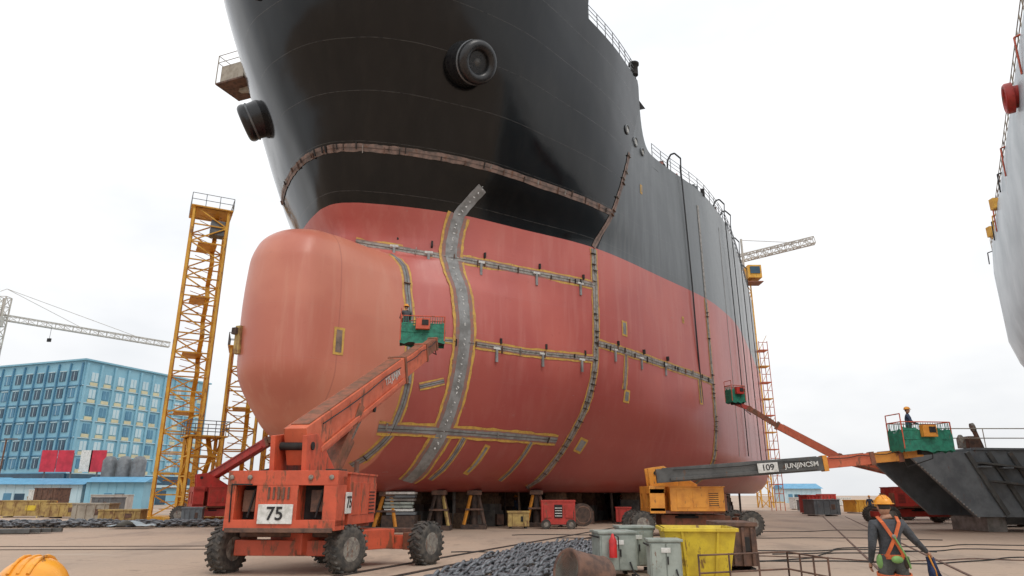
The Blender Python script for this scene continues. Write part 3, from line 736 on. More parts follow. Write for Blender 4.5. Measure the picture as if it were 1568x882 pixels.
# ------------------------------------------------------------------ buildings
e=empty("office_building"); dl=V((-.94,.34,0)).normalized(); dr=V((.34,.94,0)).normalized(); C=V((-77,122,0)); H=25.2
mb=MB(); Ll,Lr=48,30
c=[C,C+dr*Lr,C+dr*Lr+dl*Ll,C+dl*Ll]
mb.prism(c,(0,0,H),'bluewall'); mb.prism([p+V((0,0,H)) for p in [C-dr*.4-dl*.4,C+dr*(Lr+.4)-dl*.4,C+dr*(Lr+.4)+dl*(Ll+.4),C+dl*(Ll+.4)-dr*.4]],(0,0,.3),'bluewall')
mb.obj("walls",e)
mb=MB()
def fr_(x,n):
    y=V((0,0,1)); return Matrix((x,n,y)).transposed()
for face,(d_,n_,L_) in enumerate(((dl,-dr,Ll),(dr,-dl,Lr))):
    Rf=fr_(d_,n_)
    nb=int(L_/(3.0 if face else 2.9))
    for r in range(6):
        z=7.2+r*3.05
        for i in range(nb):
            x=1.6+i*(L_-2)/nb
            p=C+d_*(x+.6)+V((0,0,z))
            if face==0:
                mb.box(p+n_*.06,(1.4,.12,1.6),'glass' if random.random()<.8 else 'bluewall2',Rf); mb.box(p+n_*.10+V((0,0,1.0)),(1.7,.14,.14),'bluelt',Rf); mb.box(p+n_*.13,(.08,.08,1.6),'bluelt',Rf)
            else:
                mb.box(p+n_*.06,(1.3,.12,1.6),'bluelt' if random.random()<.7 else 'bluewall2',Rf); mb.box(p+n_*.13,(.07,.06,1.6),'bluewall',Rf)
                mb.box(p+n_*.08+V((0,0,-1.3)),(1.5,.12,.6),'cream',Rf)
        mb.box(C+d_*(L_/2)+n_*.1+V((0,0,z-1.7)),(L_,.2,.14),'bluelt' if face else 'bluewall2',Rf)
    for i in range(nb+1):
        x=.4+i*(L_-.8)/nb; mb.box(C+d_*x+n_*.2+V((0,0,15.5)),(.22 if face==0 else .4,.3,18.6),'bluewall2' if face==0 else 'bluewall',Rf)
    mb.box(C+d_*(L_/2)+n_*.15+V((0,0,4.6)),(L_,.3,1.6),'glass',Rf)
    mb.box(C+d_*(L_/2)+n_*.3+V((0,0,3.5)),(L_,.6,.5),'bluelt',Rf)
    for i in range(int(L_/6)): mb.box(C+d_*(3+i*6)+n_*.08+V((0,0,1.4)),(2.4,.16,2.6),'glass',Rf)
mb.obj("windows",e)
def shed(name,x,y,lx,ly,h,k,rk,yaw=0,doors=True):
    e=empty(name); R=Matrix.Rotation(yaw,3,'Z'); P=lambda a,b,c:V((x,y,0))+R@V((a,b,c))
    mb=MB(); mb.box(P(0,0,h/2),(lx,ly,h),k,R)
    for i in range(int(lx/1.2)): mb.box(P(-lx/2+.6+i*1.2,-ly/2-.03,h/2),(.06,.06,h),k,R)
    mb.obj("walls",e); mb=MB()
    mb.prism([P(-lx/2-.4,-ly/2-.6,h),P(-lx/2-.4,ly/2+.6,h),P(-lx/2-.4,0,h+ly*.12+.3)],R@V((lx+.8,0,0)),rk); mb.obj("roof",e)
    mb=MB(); n=max(1,int(lx/4.5))
    for i in range(n):
        xx_=-lx/2+(i+.5)*lx/n
        mb.box(P(xx_-.8,-ly/2-.05,1.05),(1,.1,2.1),'white' if i%2 else 'bluewall2',R); mb.box(P(xx_+.8,-ly/2-.05,min(1.6,h*.6)),(1.3,.1,.9),'glass',R); mb.box(P(xx_+.8,-ly/2-.08,min(1.6,h*.6)-.5),(1.5,.12,.08),'white',R)
    mb.obj("door_and_windows",e); return e
shed("site_office",-68,104,12,5,3.3,'bluelt','blueroof',.12)
shed("site_office.001",-56.5,103,8,4,3.6,'bluewall','blueroof',.05)
shed("site_office.002",-84,108,14,6,3.4,'bluewall2','blueroof',.1)
shed("warehouse",72,180,9,8,3.4,'bluelt','blueroof',-.05)
shed("warehouse.002",-150,230,80,30,11,'bluelt','blueroof',.1)
shed("warehouse.003",0,300,60,30,6,'bluewall2','blueroof',.0)
mb=MB()
for x,k in((-70.5,'redboard'),(-68,'redboard'),(-64.8,'white'),(-63,'redboard')):
    mb.box((x,107,6.8),(1.7 if k=='white' else 2.3,.2,3.2),k)
for x in(-71,-67,-63): mb.tube((x,107.3,0),(x,107.3,8),.12,'steel')
mb.obj("hoarding_sign")
mb=MB()
for x in(-60.5,-58.3,-56.1):
    mb.lathe((x,106,1.2),(0,0,1),[(1.0,0),(1.0,5.6),(.6,6.2),(.001,6.3)],'steel',20)
    for a in range(4): mb.tube((x+.8*math.cos(a*1.57),106+.8*math.sin(a*1.57),0),(x+.8*math.cos(a*1.57),106+.8*math.sin(a*1.57),1.3),.08,'steel')
mb.obj("storage_tank")
def crate(name,x,y,z0,sx,sy,sz,k,yaw=0,k2='rust',ribs=4):
    mb=MB(); R=Matrix.Rotation(yaw,3,'Z'); P=lambda a,b,c:V((x,y,z0))+R@V((a,b,c))
    mb.box(P(0,0,sz/2+.06),(sx,sy,sz-.12),k,R)
    for s_ in(-1,1):
        mb.box(P(0,s_*sy/2,sz-.05),(sx+.08,.1,.1),k,R); mb.box(P(s_*sx/2,0,sz-.05),(.1,sy-.1,.1),k,R); mb.box(P(s_*sx*.35,0,.03),(.12,sy,.1),k2,R)
    for i in range(ribs):
        xx_=-sx/2+(i+.5)*sx/ribs
        mb.box(P(xx_,-sy/2-.03,sz/2),(.07,.06,sz-.25),k,R)
    mb.box(P(sx*.2,-sy/2-.02,sz*.55),(sx*.2,.05,sz*.3),k2,R)
    return mb.obj(name,None,.01)
crate("storage_crate",-29.0,50,0,2.4,1.6,1.3,'beige',.1); crate("storage_crate.001",-26.5,49,0,2.6,1.6,.9,'dimyellow',.2)
crate("storage_crate.002",-37,60,0,3,1.6,1.2,'dimyellow',0); crate("storage_crate.003",-42,62,0,4,1.6,1.4,'dimyellow',.1,'yellow')
crate("storage_crate.004",-20.2,45.5,0,1.2,1.2,1.1,'steel',.3)
for i,(x,y,k) in enumerate(((-52,80,'white'),(-47,84,'cranewhite'),(-44,78,'steel'),(-49,76,'rust'),(-40,90,'white'),(-58,88,'dimyellow'),(-33,88,'cranewhite'),(-38,84,'rust'),(-55,72,'steel'),(-47,70,'amber'))):
    crate("storage_crate",x,y,0,random.uniform(2,5),2,random.uniform(1.2,2.6),k,random.uniform(-.3,.3))
for i,(x,y,k) in enumerate(((30,72,'red'),(34,82,'steel'),(38,95,'white'),(44,100,'red'),(37,76,'tower'),(42,88,'orange'),(52,120,'conc'),(28.5,66,'steel'),(60,130,'white'),(47,112,'bluelt'))):
    crate("storage_crate",x,y,0,random.uniform(1.2,2.8),2,random.uniform(.8,2.0),k,random.uniform(-.3,.3))
for (s,n,k) in ((14,8.5,'steel'),(20,10.5,'red'),(24,6,'amber'),(18,1,'red'),(28,13,'cranewhite'),(11,6.5,'dimyellow')):
    p=sw(s,n,0); crate("tool_cabinet",p.x,p.y,0,random.uniform(.9,1.5),.8,random.uniform(.8,1.3),k,random.uniform(-.4,.4),'dark',2)
mb=MB(); mb.tube((-58,80,0),(-58,80,8),.09,'rust'); mb.box((-57.5,80,8),(1.4,.3,.15),'steel'); mb.obj("street_lamp")
# ------------------------------------------------------------------ right hand ship
e=empty("ship.001"); mb=MB(); dv=V((.53,.848,0)).normalized(); nv=V((.848,-.53,0)).normalized()
O=V((45.0,61,0)); sec=[(0.3,23.6),(0,21),(0,15),(.5,13),(1.6,10.8),(3.6,8),(7,4.8),(11,2.6),(16,2.1),(34,2.1),(34,23.6)]
def rp(t,n,z,):
    return O+dv*(-t)+nv*n+V((0,0,z))
vs=[];T=[0,.3,1,3,8,16,26,36,44]
for t_ in T:
    sh={0:1.2,.3:.5,1:.15}.get(t_,0)
    for n,z in sec: vs.append(rp(t_,n+sh,z))
ns=len(sec); fs=[(i*ns+j,i*ns+j+1,(i+1)*ns+j+1,(i+1)*ns+j) for i in range(len(T)-1) for j in range(ns-1)]
mb.add(vs,fs,'paleship',True); mb.add([rp(0,n+1.2,z) for n,z in sec],[tuple(range(ns))],'paleship'); mb.add([rp(44,n,z) for n,z in sec],[tuple(range(ns))],'paleship')
mb.add([rp(0,1.5,23.55),rp(44,.4,23.55),rp(44,34,23.55),rp(0,34,23.55)],[(0,1,2,3)],'steel')
mb.obj("hull",e); mb=MB()
t_=0;prev=None
while t_<42:
    p=rp(t_,.5,23.6); mb.tube(p,p+V((0,0,1.4)),.035,random.choice(['beige','rust','beige']),5)
    if prev is not None:
        for h in(.5,.95,1.4): mb.tube(prev+V((0,0,h)),p+V((0,0,h)),.028,'beige',4)
    if random.random()<.25: mb.path([p+V((0,0,.3)),p-nv*.4+V((0,0,.2)),p-nv*.45-V((0,0,random.uniform(.6,2)))],.05,random.choice(['orange','hose','tower']),5)
    prev=p; t_+=1.5
for tt_ in(6,13): mb.box(rp(tt_,.2,23.9),(.5,.5,.9),'tower')
c=rp(34.6,-.3,22.0); mb.lathe(c,-nv,[(.6,-.5),(.6,.1),(.72,.2),(.82,.1),(.82,-.2)],'red',20); mb.lathe(c,-nv,[(.001,0),(.6,0)],'dark',16)
mb.obj("deck_railing",e); mb=MB()
for t_ in(4,14,24,34,42):
    for n in(18,26,32): mb.box(rp(t_,n,1.05),(1.6,1.6,2.1),'conc')
mb.obj("keel_blocks",e)
# ------------------------------------------------------------------ grey steel block right
mb=MB()
yb_=36.5
pts=[(20.7,yb_,3.75),(23.6,yb_,.75),(31,yb_,.7),(31,yb_,4.0),(24.0,yb_,4.05)]
mb.prism(pts,(0,.25,0),'steel')
mb.prism([(p[0],p[1]+4,p[2]) for p in pts],(0,.2,0),'steel')
mb.prism([(24.0,yb_-.1,4.06),(31,yb_-.1,4.0),(31,yb_+4.2,4.0),(24.0,yb_+4.2,4.06)],(0,0,.12),'steel')
mb.prism([(20.7,yb_+.1,3.76),(24,yb_+.1,4.06),(24,yb_+4.2,4.06),(20.7,yb_+4.2,3.76)],(0,0,.1),'steel')
for i in range(7):
    x=24.2+i*1.1; mb.beam((x-.6,yb_-.12,3.95),(x+.9,yb_-.12,.85),.14,.22,'dkboom'); mb.box((x,yb_-.35,3.2-.2*i*.3),(.5,.5,.08),'steel')
mb.beam((24,yb_-.3,3.4),(31,yb_-.3,2.6),.5,.1,'dkboom'); mb.beam((24.4,yb_-.4,2.5),(31,yb_-.4,1.7),.5,.1,'dkboom')
for i in range(22): mb.lathe((20.95+i*.13,yb_-.01,3.45-i*.13),(0,-1,0),[(.045,0),(.045,.03),(.001,.04)],'conc',8)
for x in(22.6,25,27.5,30):
    mb.tube((x,yb_+.4,4.1),(x,yb_+.4,5.2),.03,'beige',4)
for z in(4.7,5.2): mb.tube((22.6,yb_+.4,z),(31,yb_+.4,z),.03,'beige',4)
mb.box((24.8,yb_+1.2,4.5),(.6,.6,.7),'rust'); mb.lathe((24.0,yb_+.8,4.2),(0,0,1),[(.2,0),(.2,.5),(.08,.7),(.001,.72)],'hubs',12)
mb.tube((25.2,yb_+1.0,4.2),(24.9,yb_+1.0,5.3),.12,'rust',8); mb.lathe((24.9,yb_+1.0,5.3),(1,-.3,.2),[(.25,-.08),(.25,.08)],'hubs',12)
for x in(25,30): mb.box((x,yb_+2.2,.36),(1,3,.7),'conc')
mb.obj("steel_hull_block",None,.01)
crate("storage_crate",30,44,0,5,2,1.2,'dkboom',.1)
# ------------------------------------------------------------------ foreground equipment
mb=MB(); R=Matrix.Rotation(-.12,3,'Z'); P=lambda a,b,c:V((4.3,17.0,0))+R@V((a,b,c))
w1,w0,h_=.8,.62,1.1
b0=[P(-w0,-w0,.08),P(w0,-w0,.08),P(w0,w0,.08),P(-w0,w0,.08)]; t0=[P(-w1,-w1,h_),P(w1,-w1,h_),P(w1,w1,h_),P(-w1,w1,h_)]
i1=[P(-w1+.07,-w1+.07,h_),P(w1-.07,-w1+.07,h_),P(w1-.07,w1-.07,h_),P(-w1+.07,w1-.07,h_)]; i0=[P(-w0+.07,-w0+.07,.5),P(w0-.07,-w0+.07,.5),P(w0-.07,w0-.07,.5),P(-w0+.07,w0-.07,.5)]
mb.add(b0+t0,[(0,1,2,3)]+[(i,(i+1)%4,(i+1)%4+4,i+4) for i in range(4)],'yellow')
mb.add(t0+i1,[(i,(i+1)%4,(i+1)%4+4,i+4) for i in range(4)],'yellow'); mb.add(i1+i0,[(i,(i+1)%4,(i+1)%4+4,i+4) for i in range(4)]+[(4,5,6,7)],'yellow')
for i in range(4): mb.beam(t0[i]-V((0,0,.04)),t0[(i+1)%4]-V((0,0,.04)),.1,.08,'yellow')
for i in(0,1):
    for t_ in(.25,.75): mb.beam(b0[i].lerp(b0[i+1],t_),t0[i].lerp(t0[i+1],t_),.08,.06,'yellow')
for k in range(10): mb.box(P(random.uniform(-.5,.5),random.uniform(-.5,.5),.7+random.uniform(0,.2)),(random.uniform(.2,.5),.15,.1),random.choice(['rust','steel','hose']),Matrix.Rotation(random.uniform(0,3),3,'Z'))
mb.obj("waste_skip",None,.01)
crate("storage_crate",5.75,19.0,0,.9,1.6,1.15,'rust',-.1,'dark')
def cabinet(name,x,y,sx,sy,h,yaw,k='cabgreen'):
    mb=MB(); R=Matrix.Rotation(yaw,3,'Z'); P=lambda a,b,c:V((x,y,0))+R@V((a,b,c))
    mb.box(P(0,0,h/2+.08),(sx,sy,h-.16),k,R); mb.box(P(0,0,h),(sx+.08,sy+.08,.05),k,R)
    mb.box(P(-sx*.24,-sy/2-.012,h/2+.05),(sx*.44,.025,h*.74),k,R); mb.box(P(sx*.24,-sy/2-.012,h/2+.05),(sx*.44,.025,h*.74),k,R)
    mb.box(P(sx*.05,-sy/2-.04,h*.55),(.03,.03,.16),'dark',R); mb.box(P(0,-sy/2-.03,h*.78),(sx*.3,.01,.1),'white',R)
    for a in(-1,1):
        for b2 in(-1,1): mb.box(P(a*sx*.42,b2*sy*.4,.04),(.08,.08,.08),'dark',R)
    mb.tube(P(-sx/2-.05,-sy/2-.05,h*.9),P(-sx/2-.05,sy/2,h*.9),.02,'dark',6)
    mb.path([P(sx*.3,-sy/2-.03,h*.35),P(sx*.35,-sy/2-.12,h*.15),P(sx*.5,-sy/2-.3,.03)],.02,'hose')
    return mb,P,R
mb,P,R=cabinet("",2.4,17.2,.85,.9,.98,.1)
mb.lathe(P(-.16,-.6,.45),(0,0,1),[(.09,0),(.09,.36),(.05,.44),(.03,.5),(.001,.52)],'fire',14); mb.path([P(-.16,-.6,.95),P(-.05,-.66,.9),P(-.04,-.66,.6)],.015,'hose'); mb.tube(P(-.16,-.45,.62),P(-.16,-.6,.62),.02,'dark')
mb.obj("power_cabinet",None,.008)
mb,P,R=cabinet("",3.05,18.2,.8,.8,1.05,.05); mb.obj("power_cabinet.001",None,.008)
mb,P,R=cabinet("",3.28,15.8,.66,.6,.88,-.05); mb.obj("power_cabinet.002",None,.008)
mb=MB(); ax=V((-.8,-.55,.22)); c=V((1.42,14.0,.36)); mb.lathe(c,ax,[(.33,.5),(.38,.52),(.40,.48),(.38,.4),(.38,-.3),(.40,-.34),(.38,-.4),(.3,-.42)],'rust',28); mb.lathe(c,ax,[(.35,.5),(.33,-.35),(.001,-.36)],'cabgreen',28); mb.obj("oil_drum")
mb=MB()
for (a,b2) in(((3.9,15.3),(6.1,16.2)),((6.1,16.2),(6.3,14.6))):
    for z in(.25,.6): mb.tube((a[0],a[1],z),(b2[0],b2[1],z),.02,'rust',6)
    for t_ in(0,.33,.66,1): x=a[0]+(b2[0]-a[0])*t_; y=a[1]+(b2[1]-a[1])*t_; mb.tube((x,y,0),(x,y,.62),.02,'rust',6)
mb.obj("pipe_barrier")
mb=MB(); mb.box((2.6,40.8,.85),(1.9,1.1,1.2),'red'); mb.box((2.6,40.8,1.5),(1.95,1.15,.1),'red')
for i in range(3): mb.box((2.0+i*.6,40.22,.95),(.45,.04,.7),'dark' if i==1 else 'red')
for i in range(4): mb.box((2.0+.6,40.19,.7+i*.14),(.4,.03,.04),'white')
for x in(1.9,3.3): wheel(mb,(x,40.3,.25),(0,1,0),.25,.15)
mb.lathe((3.95,40.6,.75),(.3,-1,0),[(.62,-.2),(.62,-.15),(.3,-.1),(.3,.1),(.62,.15),(.62,.2)],'dkrust',24); mb.lathe((3.95,40.6,.75),(.3,-1,0),[(.35,.16),(.45,.22),(.55,.16)],'rust',24); mb.lathe((3.95,40.6,.75),(.3,-1,0),[(.5,-.12),(.56,0),(.5,.12)],'hose',20)
mb.obj("air_compressor",None,.01)
mb=MB()
for i in range(7): mb.box((-5.9+random.uniform(-.1,.1),38+random.uniform(-.1,.1),.9+i*.17),(1.5,1.3,.12),random.choice(['conc','cabgreen','steel','wood','white']),Matrix.Rotation(random.uniform(-.1,.1),3,'Z'))
mb.box((-5.9,38,.4),(1.7,1.5,.8),'dkrust'); mb.obj("timber_stack")
# ------------------------------------------------------------------ anchor chains
def link(mb,c,d,flip,ll=.32,rw=.1,r=.035):
    d=V(d).normalized(); side=d.cross(V((0,0,1))).normalized(); up=side.cross(d)
    if flip: side,up=(side*.55+up*.83),(up*.55-side*.83)
    vs=[];n=12;m=5
    for i in range(n):
        a=2*math.pi*i/n; ca,sa=math.cos(a),math.sin(a)
        cen=V(c)+d*(ca*ll*.5)+side*(sa*rw)
        o=(d*ca+side*sa*1.0).normalized()
        for j in range(m):
            b2=2*math.pi*j/m; vs.append(cen+(o*math.cos(b2)+up*math.sin(b2))*r)
    mb.add(vs,[(i*m+j,((i+1)%n)*m+j,((i+1)%n)*m+(j+1)%m,i*m+(j+1)%m) for i in range(n) for j in range(m)],'chain',True)
mb=MB(); A0=V((-1.75,16.2,.1))
for row in range(14):
    st=A0+V((.26*row,-.03*row,0)); ph=random.uniform(0,6)
    dirv=V((.24,.97,0)).normalized(); n=int(46-abs(row-7)*1.3)
    for i in range(n):
        t_=i*.28; sd_=V((.97,-.24,0))
        c=st+dirv*t_+sd_*(.06*math.sin(t_*1.3+ph)+random.uniform(-.03,.03)); c.z=.07+.07*(.5+.5*math.sin(t_*1.9+ph*2))+random.uniform(0,.04)
        link(mb,c,dirv+sd_*random.uniform(-.3,.3),i%2,.38,.11,.04)
mb.obj("anchor_chain")
mb=MB()
for row in range(7):
    for i in range(70):
        x=-36+i*.3; y=40.5+row*.35+.1*math.sin(i*.3+row)+ (x+36)*.12
        link(mb,(x,y,.12+random.uniform(0,.2)),(1,.12+random.uniform(-.4,.4),0),i%2,.4,.14,.06)
mb.obj("anchor_chain.001")
mb=MB(); mb.ell((-36.5,38.8,.35),(1.6,.35,.3),'dkboom'); mb.beam((-38,38.6,.3),(-34.6,39.6,.5),.3,.3,'dkboom'); mb.beam((-34.8,39.5,.45),(-34.5,39.0,1.0),.25,.25,'dkboom')
for i in range(4): mb.beam((-27+i*.2,34.5+i*.4,.12),(-23.5+i*.3,35.3+i*.35,.14),.18,.18,'dkboom')
mb.obj("anchor")
mb=MB(); vs=[];n=9
for i in range(n):
    for j in range(5): vs.append((-22.6+i*.28,40.2+j*.3,.05+.35*random.random()*(1-abs(i-4)/4.5)+.1))
mb.add(vs,[(i*5+j,(i+1)*5+j,(i+1)*5+j+1,i*5+j+1) for i in range(n-1) for j in range(4)],'paleship',True); mb.obj("tarpaulin")
mb=MB()
for o_ in(0,1.4):
    a=V((-6.2+o_,12,.0)); dr_=V((.375,.927,0)); mb.beam(a+V((0,0,.012)),a+dr_*45+V((0,0,.012)),.07,.02,'dkrust'); mb.beam(a+V((.12,0,.008)),a+dr_*45+V((.12,0,.008)),.05,.012,'dark')
for o_ in(8,9.4):
    a=V((-6.2+o_*1.4,8,.0)); mb.beam(a+V((0,0,.012)),a+dr_*60+V((0,0,.012)),.07,.02,'rust')
for yy,x0,x1 in((24.5,-30,-8),(26,-34,-9)):
    mb.beam((x0,yy,.012),(x1,yy+1,.012),.07,.02,'dkrust')
mb.obj("crane_rails")
mb=MB()
def cable(x0,y0,x1,y1,amp,k='hose',r=.018):
    n=36;pts=[];ph=random.uniform(0,6)
    L=math.hypot(x1-x0,y1-y0); nx,ny=-(y1-y0)/L,(x1-x0)/L
    for i in range(n+1):
        t_=i/n; o=amp*(math.sin(t_*6+ph)+.5*math.sin(t_*15+ph*2)+.2*math.sin(t_*31)); pts.append(V((x0+(x1-x0)*t_+nx*o,y0+(y1-y0)*t_+ny*o,r+.004)))
    mb.path(pts,r,k,5)
for a in((-2,24,14,24,.9),(4,21,18,25,.8),(6,20.5,20,22,.7),(8,24,22,28,.8),(0,34,20,38,1.),(9,16.5,20,18,.5),(7,15,14,16.5,.6),(2,32,18,31,.6)): cable(*a)
cable(5,22.5,15,21,.7,k='rust',r=.016)
mb.obj("ground_cables")
# ------------------------------------------------------------------ people
def skin(verts,edges,radii,sub=2,root=0):
    me=bpy.data.meshes.new("sk"); me.from_pydata(verts,edges,[]); o=bpy.data.objects.new("sk",me); scene.collection.objects.link(o)
    m=o.modifiers.new("s","SKIN"); m.use_smooth_shade=True
    sv=me.skin_vertices[0].data
    for i,r in enumerate(radii):
        sv[i].radius=(r,r) if not isinstance(r,tuple) else r; sv[i].use_root=(i==root)
    s_=o.modifiers.new("u","SUBSURF"); s_.levels=sub; s_.render_levels=sub
    dg=bpy.context.evaluated_depsgraph_get(); ev=o.evaluated_get(dg); m2=ev.to_mesh()
    vs=[v.co.copy() for v in m2.vertices]; fs=[tuple(p.vertices) for p in m2.polygons]; ev.to_mesh_clear()
    bpy.data.objects.remove(o); return vs,fs
def person(name,loc,yaw,J=None,shirt='shirt',trou='trousers',helmet='helmet',harness=False,sub=2,headyaw=0,extra=None,scale=1):
    J0=dict(pel=(0,0,.95),wai=(0,0,1.1),che=(0,.01,1.27),uch=(0,0,1.41),nek=(0,0,1.49),hdb=(0,.015,1.57),
      sL=(-.19,0,1.42),eL=(-.27,-.02,1.14),wL=(-.27,.1,.91),sR=(.19,0,1.42),eR=(.27,-.02,1.14),wR=(.27,.1,.91),
      hL=(-.1,0,.9),kL=(-.12,.03,.5),aL=(-.13,-.02,.1),tL=(-.15,.15,.045),hR=(.1,0,.9),kR=(.12,.03,.5),aR=(.13,-.02,.1),tR=(.15,.15,.045))
    if J: J0.update(J)
    rr=dict(pel=.145,wai=.14,che=.16,uch=.14,nek=.06,hdb=.055,sL=.082,eL=.055,wL=.036,sR=.082,eR=.055,wR=.036,hL=.115,kL=.078,aL=.055,tL=.045,hR=.115,kR=.078,aR=.055,tR=.045)
    names=list(J0); ix={n:i for i,n in enumerate(names)}
    B=[('pel','wai',shirt),('wai','che',shirt),('che','uch',shirt),('uch','nek',shirt),('nek','hdb','skin'),('uch','sL',shirt),('sL','eL',shirt),('eL','wL',shirt),('uch','sR',shirt),('sR','eR',shirt),('eR','wR',shirt),
       ('pel','hL',trou),('hL','kL',trou),('kL','aL',trou),('aL','tL','boot'),('pel','hR',trou),('hR','kR',trou),('kR','aR',trou),('aR','tR','boot')]
    vs,fs=skin([J0[n] for n in names],[(ix[a],ix[b2]) for a,b2,_ in B],[rr[n] for n in names],sub)
    mb=MB()
    segs=[(V(J0[a]),V(J0[b2]),k) for a,b2,k in B]
    by={}
    for f in fs:
        c=sum((vs[i] for i in f),V())/len(f); best=None
        for a,b2,k in segs:
            ab=b2-a; t_=max(0,min(1,(c-a).dot(ab)/ab.length_squared)); d_=(a+ab*t_-c).length
            if best is None or d_<best[0]: best=(d_,k)
        by.setdefault(best[1],[]).append(f)
    for k,ff in by.items(): mb.add(vs,ff,k,True)
    for sd in('L','R'):
        wv=V(J0['w'+sd]); fd=(wv-V(J0['e'+sd])).normalized(); sg=-1 if sd=='L' else 1
        inw=V((-sg,0,0)); inw=(inw-fd*inw.dot(fd)).normalized(); ac=fd.cross(inw).normalized()
        if ac.y<0: ac=-ac
        hv=[wv,wv+fd*.045]; he=[(0,1)]; hr=[.03,.026]
        for i,(o_,l_) in enumerate(((.034,.075),(.012,.085),(-.011,.078),(-.032,.062))):
            a=len(hv); base=wv+fd*.09+ac*o_; m1=base+(fd*.8+inw*.35)*l_*.5; m2=m1+(fd*.35+inw*.8)*l_*.45
            hv+=[base,m1,m2]; hr+=[.0125,.0105,.009]; he+=[(1,a),(a,a+1),(a+1,a+2)]
        a=len(hv); hv+=[wv+fd*.045+ac*.04+inw*.01,wv+fd*.08+ac*.06+inw*.025,wv+fd*.105+ac*.058+inw*.04]; hr+=[.015,.012,.01]; he+=[(1,a),(a,a+1),(a+1,a+2)]
        v2,f2=skin(hv,he,hr,1); mb.add(v2,f2,'skin',True)
    Rh=Matrix.Rotation(headyaw,3,'Z'); hc=V(J0['hdb'])+V((0,.012,.085)); H=lambda x,y,z: hc+Rh@V((x,y,z))
    mb.ell(H(0,0,0),(.076,.095,.115),'skin',Rh,20,14); mb.ell(H(0,.03,-.06),(.055,.062,.055),'skin',Rh)
    mb.ell(H(0,-.012,.012),(.081,.092,.108),'hair',Rh,18,12,zmin=-.35)
    mb.ell(H(0,.1,-.012),(.014,.022,.024),'skin',Rh,8,6); mb.ell(H(0,.088,-.055),(.026,.01,.008),'redboard',Rh,8,6)
    for sx in(-1,1):
        mb.ell(H(sx*.079,-.002,-.005),(.012,.022,.032),'skin',Rh,8,6); mb.ell(H(sx*.031,.083,.008),(.014,.009,.008),'white',Rh,8,6); mb.ell(H(sx*.031,.091,.008),(.006,.004,.006),'black',Rh,8,6)
    if helmet:
        mb.ell(H(0,-.005,.055),(.112,.135,.115),helmet,Rh,26,16,zmin=-.12)
        mb.lathe(H(0,0,.05),(0,0,1),[(.1,.0),(.142,-.004),(.142,.008),(.1,.014)],helmet,26)
        mb.ell(H(0,.075,.048),(.1,.1,.012),helmet,Rh,18,6)
        for x in(-.03,0,.03):
            for q in range(7):
                a=math.pi*(.2+.6*q/7); a2=math.pi*(.2+.6*(q+1)/7)
                mb.tube(H(x,-.005+.134*math.cos(a),.055+.115*math.sin(a)),H(x,-.005+.134*math.cos(a2),.055+.115*math.sin(a2)),.006,helmet,5)
    if harness:
        def sp(pts,k='strap',w_=.045):
            for a,b2 in zip(pts[:-1],pts[1:]): mb.beam(a,b2,w_,.014,k,(0,1,0))
        sp([(-.13,-.02,1.53),(-.11,-.135,1.45),(-.02,-.168,1.27),(.06,-.155,1.12),(.12,-.12,1.0)])
        sp([(.13,-.02,1.53),(.11,-.135,1.45),(.02,-.168,1.27),(-.06,-.155,1.12),(-.12,-.12,1.0)])
        for i in range(16):
            a=2*math.pi*i/16; a2=2*math.pi*(i+1)/16
            mb.beam((.158*math.cos(a),.158*math.sin(a),1.0),(.158*math.cos(a2),.158*math.sin(a2),1.0),.014,.06,'strap')
            for sx in(-.105,.105): mb.beam((sx+.118*math.cos(a),.118*math.sin(a),.76+.02*math.sin(a)),(sx+.118*math.cos(a2),.118*math.sin(a2),.76+.02*math.sin(a2)),.012,.045,'strap')
        mb.lathe((0,-.172,1.27),(0,-1,0),[(.03,0),(.03,.012),(.015,.016)],'hubs',12)
        mb.ell((-.17,-.02,.93),(.05,.06,.1),'hivis'); mb.ell((.15,-.08,.93),(.05,.05,.09),'boot'); mb.path([V((0,-.18,1.27)),V((.1,-.2,1.05)),V((.19,-.1,.85)),V((.2,-.05,1.0))],.012,'hivis',6)
        mb.ell((0,-.17,.97),(.08,.04,.05),'hivis')
    if extra: extra(mb)
    o=mb.obj(name); o.location=loc; o.rotation_euler=(0,0,yaw); o.scale=(scale,)*3; return o
def cloth(mb):
    vs=[];n=9;m=8
    for i in range(n):
        for j in range(m):
            t_=j/(m-1); vs.append((.6+(i-4)*.012*(1+2.2*t_)+.02*math.sin(i*2+j)+.1*t_,.22+.03*math.sin(i*1.7)+.02*math.cos(j),.98-.62*t_))
    mb.add(vs,[(i*m+j,(i+1)*m+j,(i+1)*m+j+1,i*m+j+1) for i in range(n-1) for j in range(m-1)],'bluecloth',True)
    mb.path([V((.58,.2,1.0)),V((.64,.2,.8)),V((.68,.25,.6)),V((.62,.3,.3)),V((.7,.4,.1))],.012,'amber',5)
person("construction_worker",(5.35,10.3,-.02),rad(-6),dict(eR=(.37,.05,1.2),wR=(.57,.2,1.04),eL=(-.26,-.04,1.13),wL=(-.25,.12,.9),aL=(-.2,-.1,.1),tL=(-.23,.07,.045),aR=(.2,.08,.1),tR=(.23,.24,.045)),harness=True,sub=2,extra=cloth)
person("construction_worker.001",(-1.44,2.2,0),rad(10),None,'shirtblue',sub=2,scale=.89)
person("construction_worker.002",(-4.95,30.95,8.6),rad(20),dict(wR=(.2,.42,1.12),eR=(.24,.2,1.16),wL=(-.12,.4,1.2),eL=(-.24,.18,1.15)),'shirt',sub=1)
person("construction_worker.003",(17.75,31.0,3.8),rad(-120),dict(wR=(.2,.4,1.0),eR=(.26,.14,1.12)),'shirtblue',sub=1)
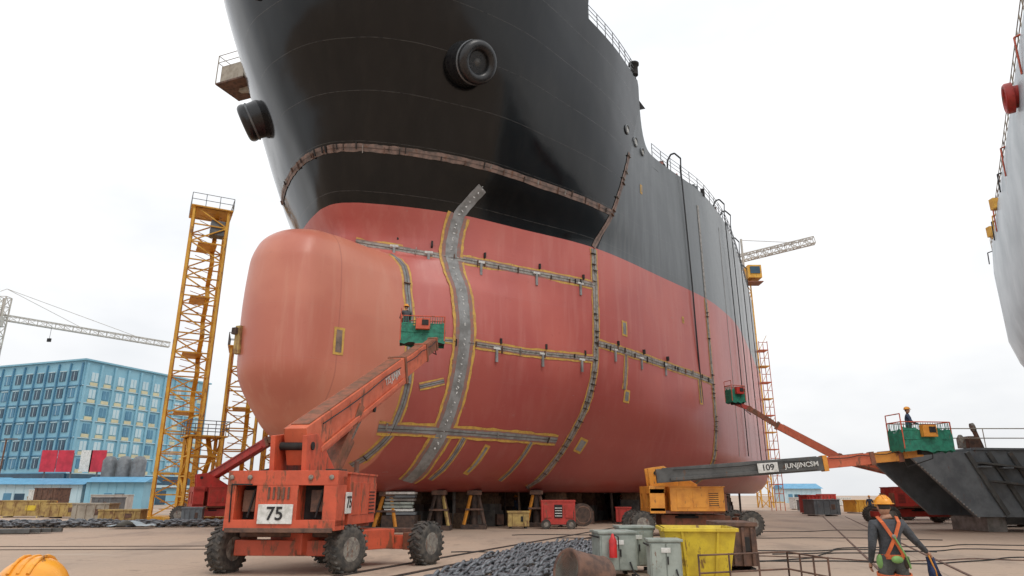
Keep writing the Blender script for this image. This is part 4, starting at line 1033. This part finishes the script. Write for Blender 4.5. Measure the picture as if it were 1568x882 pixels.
for i,(s,n) in enumerate(((17,4),(26,9),(30,12))):
    p=sw(s,n,0); person("construction_worker",(p.x,p.y,0),rad(60+i*120),None,'shirtblue','trousers','helmet',sub=1)
person("construction_worker",(33,66,0),rad(160),None,'shirtblue',sub=1)
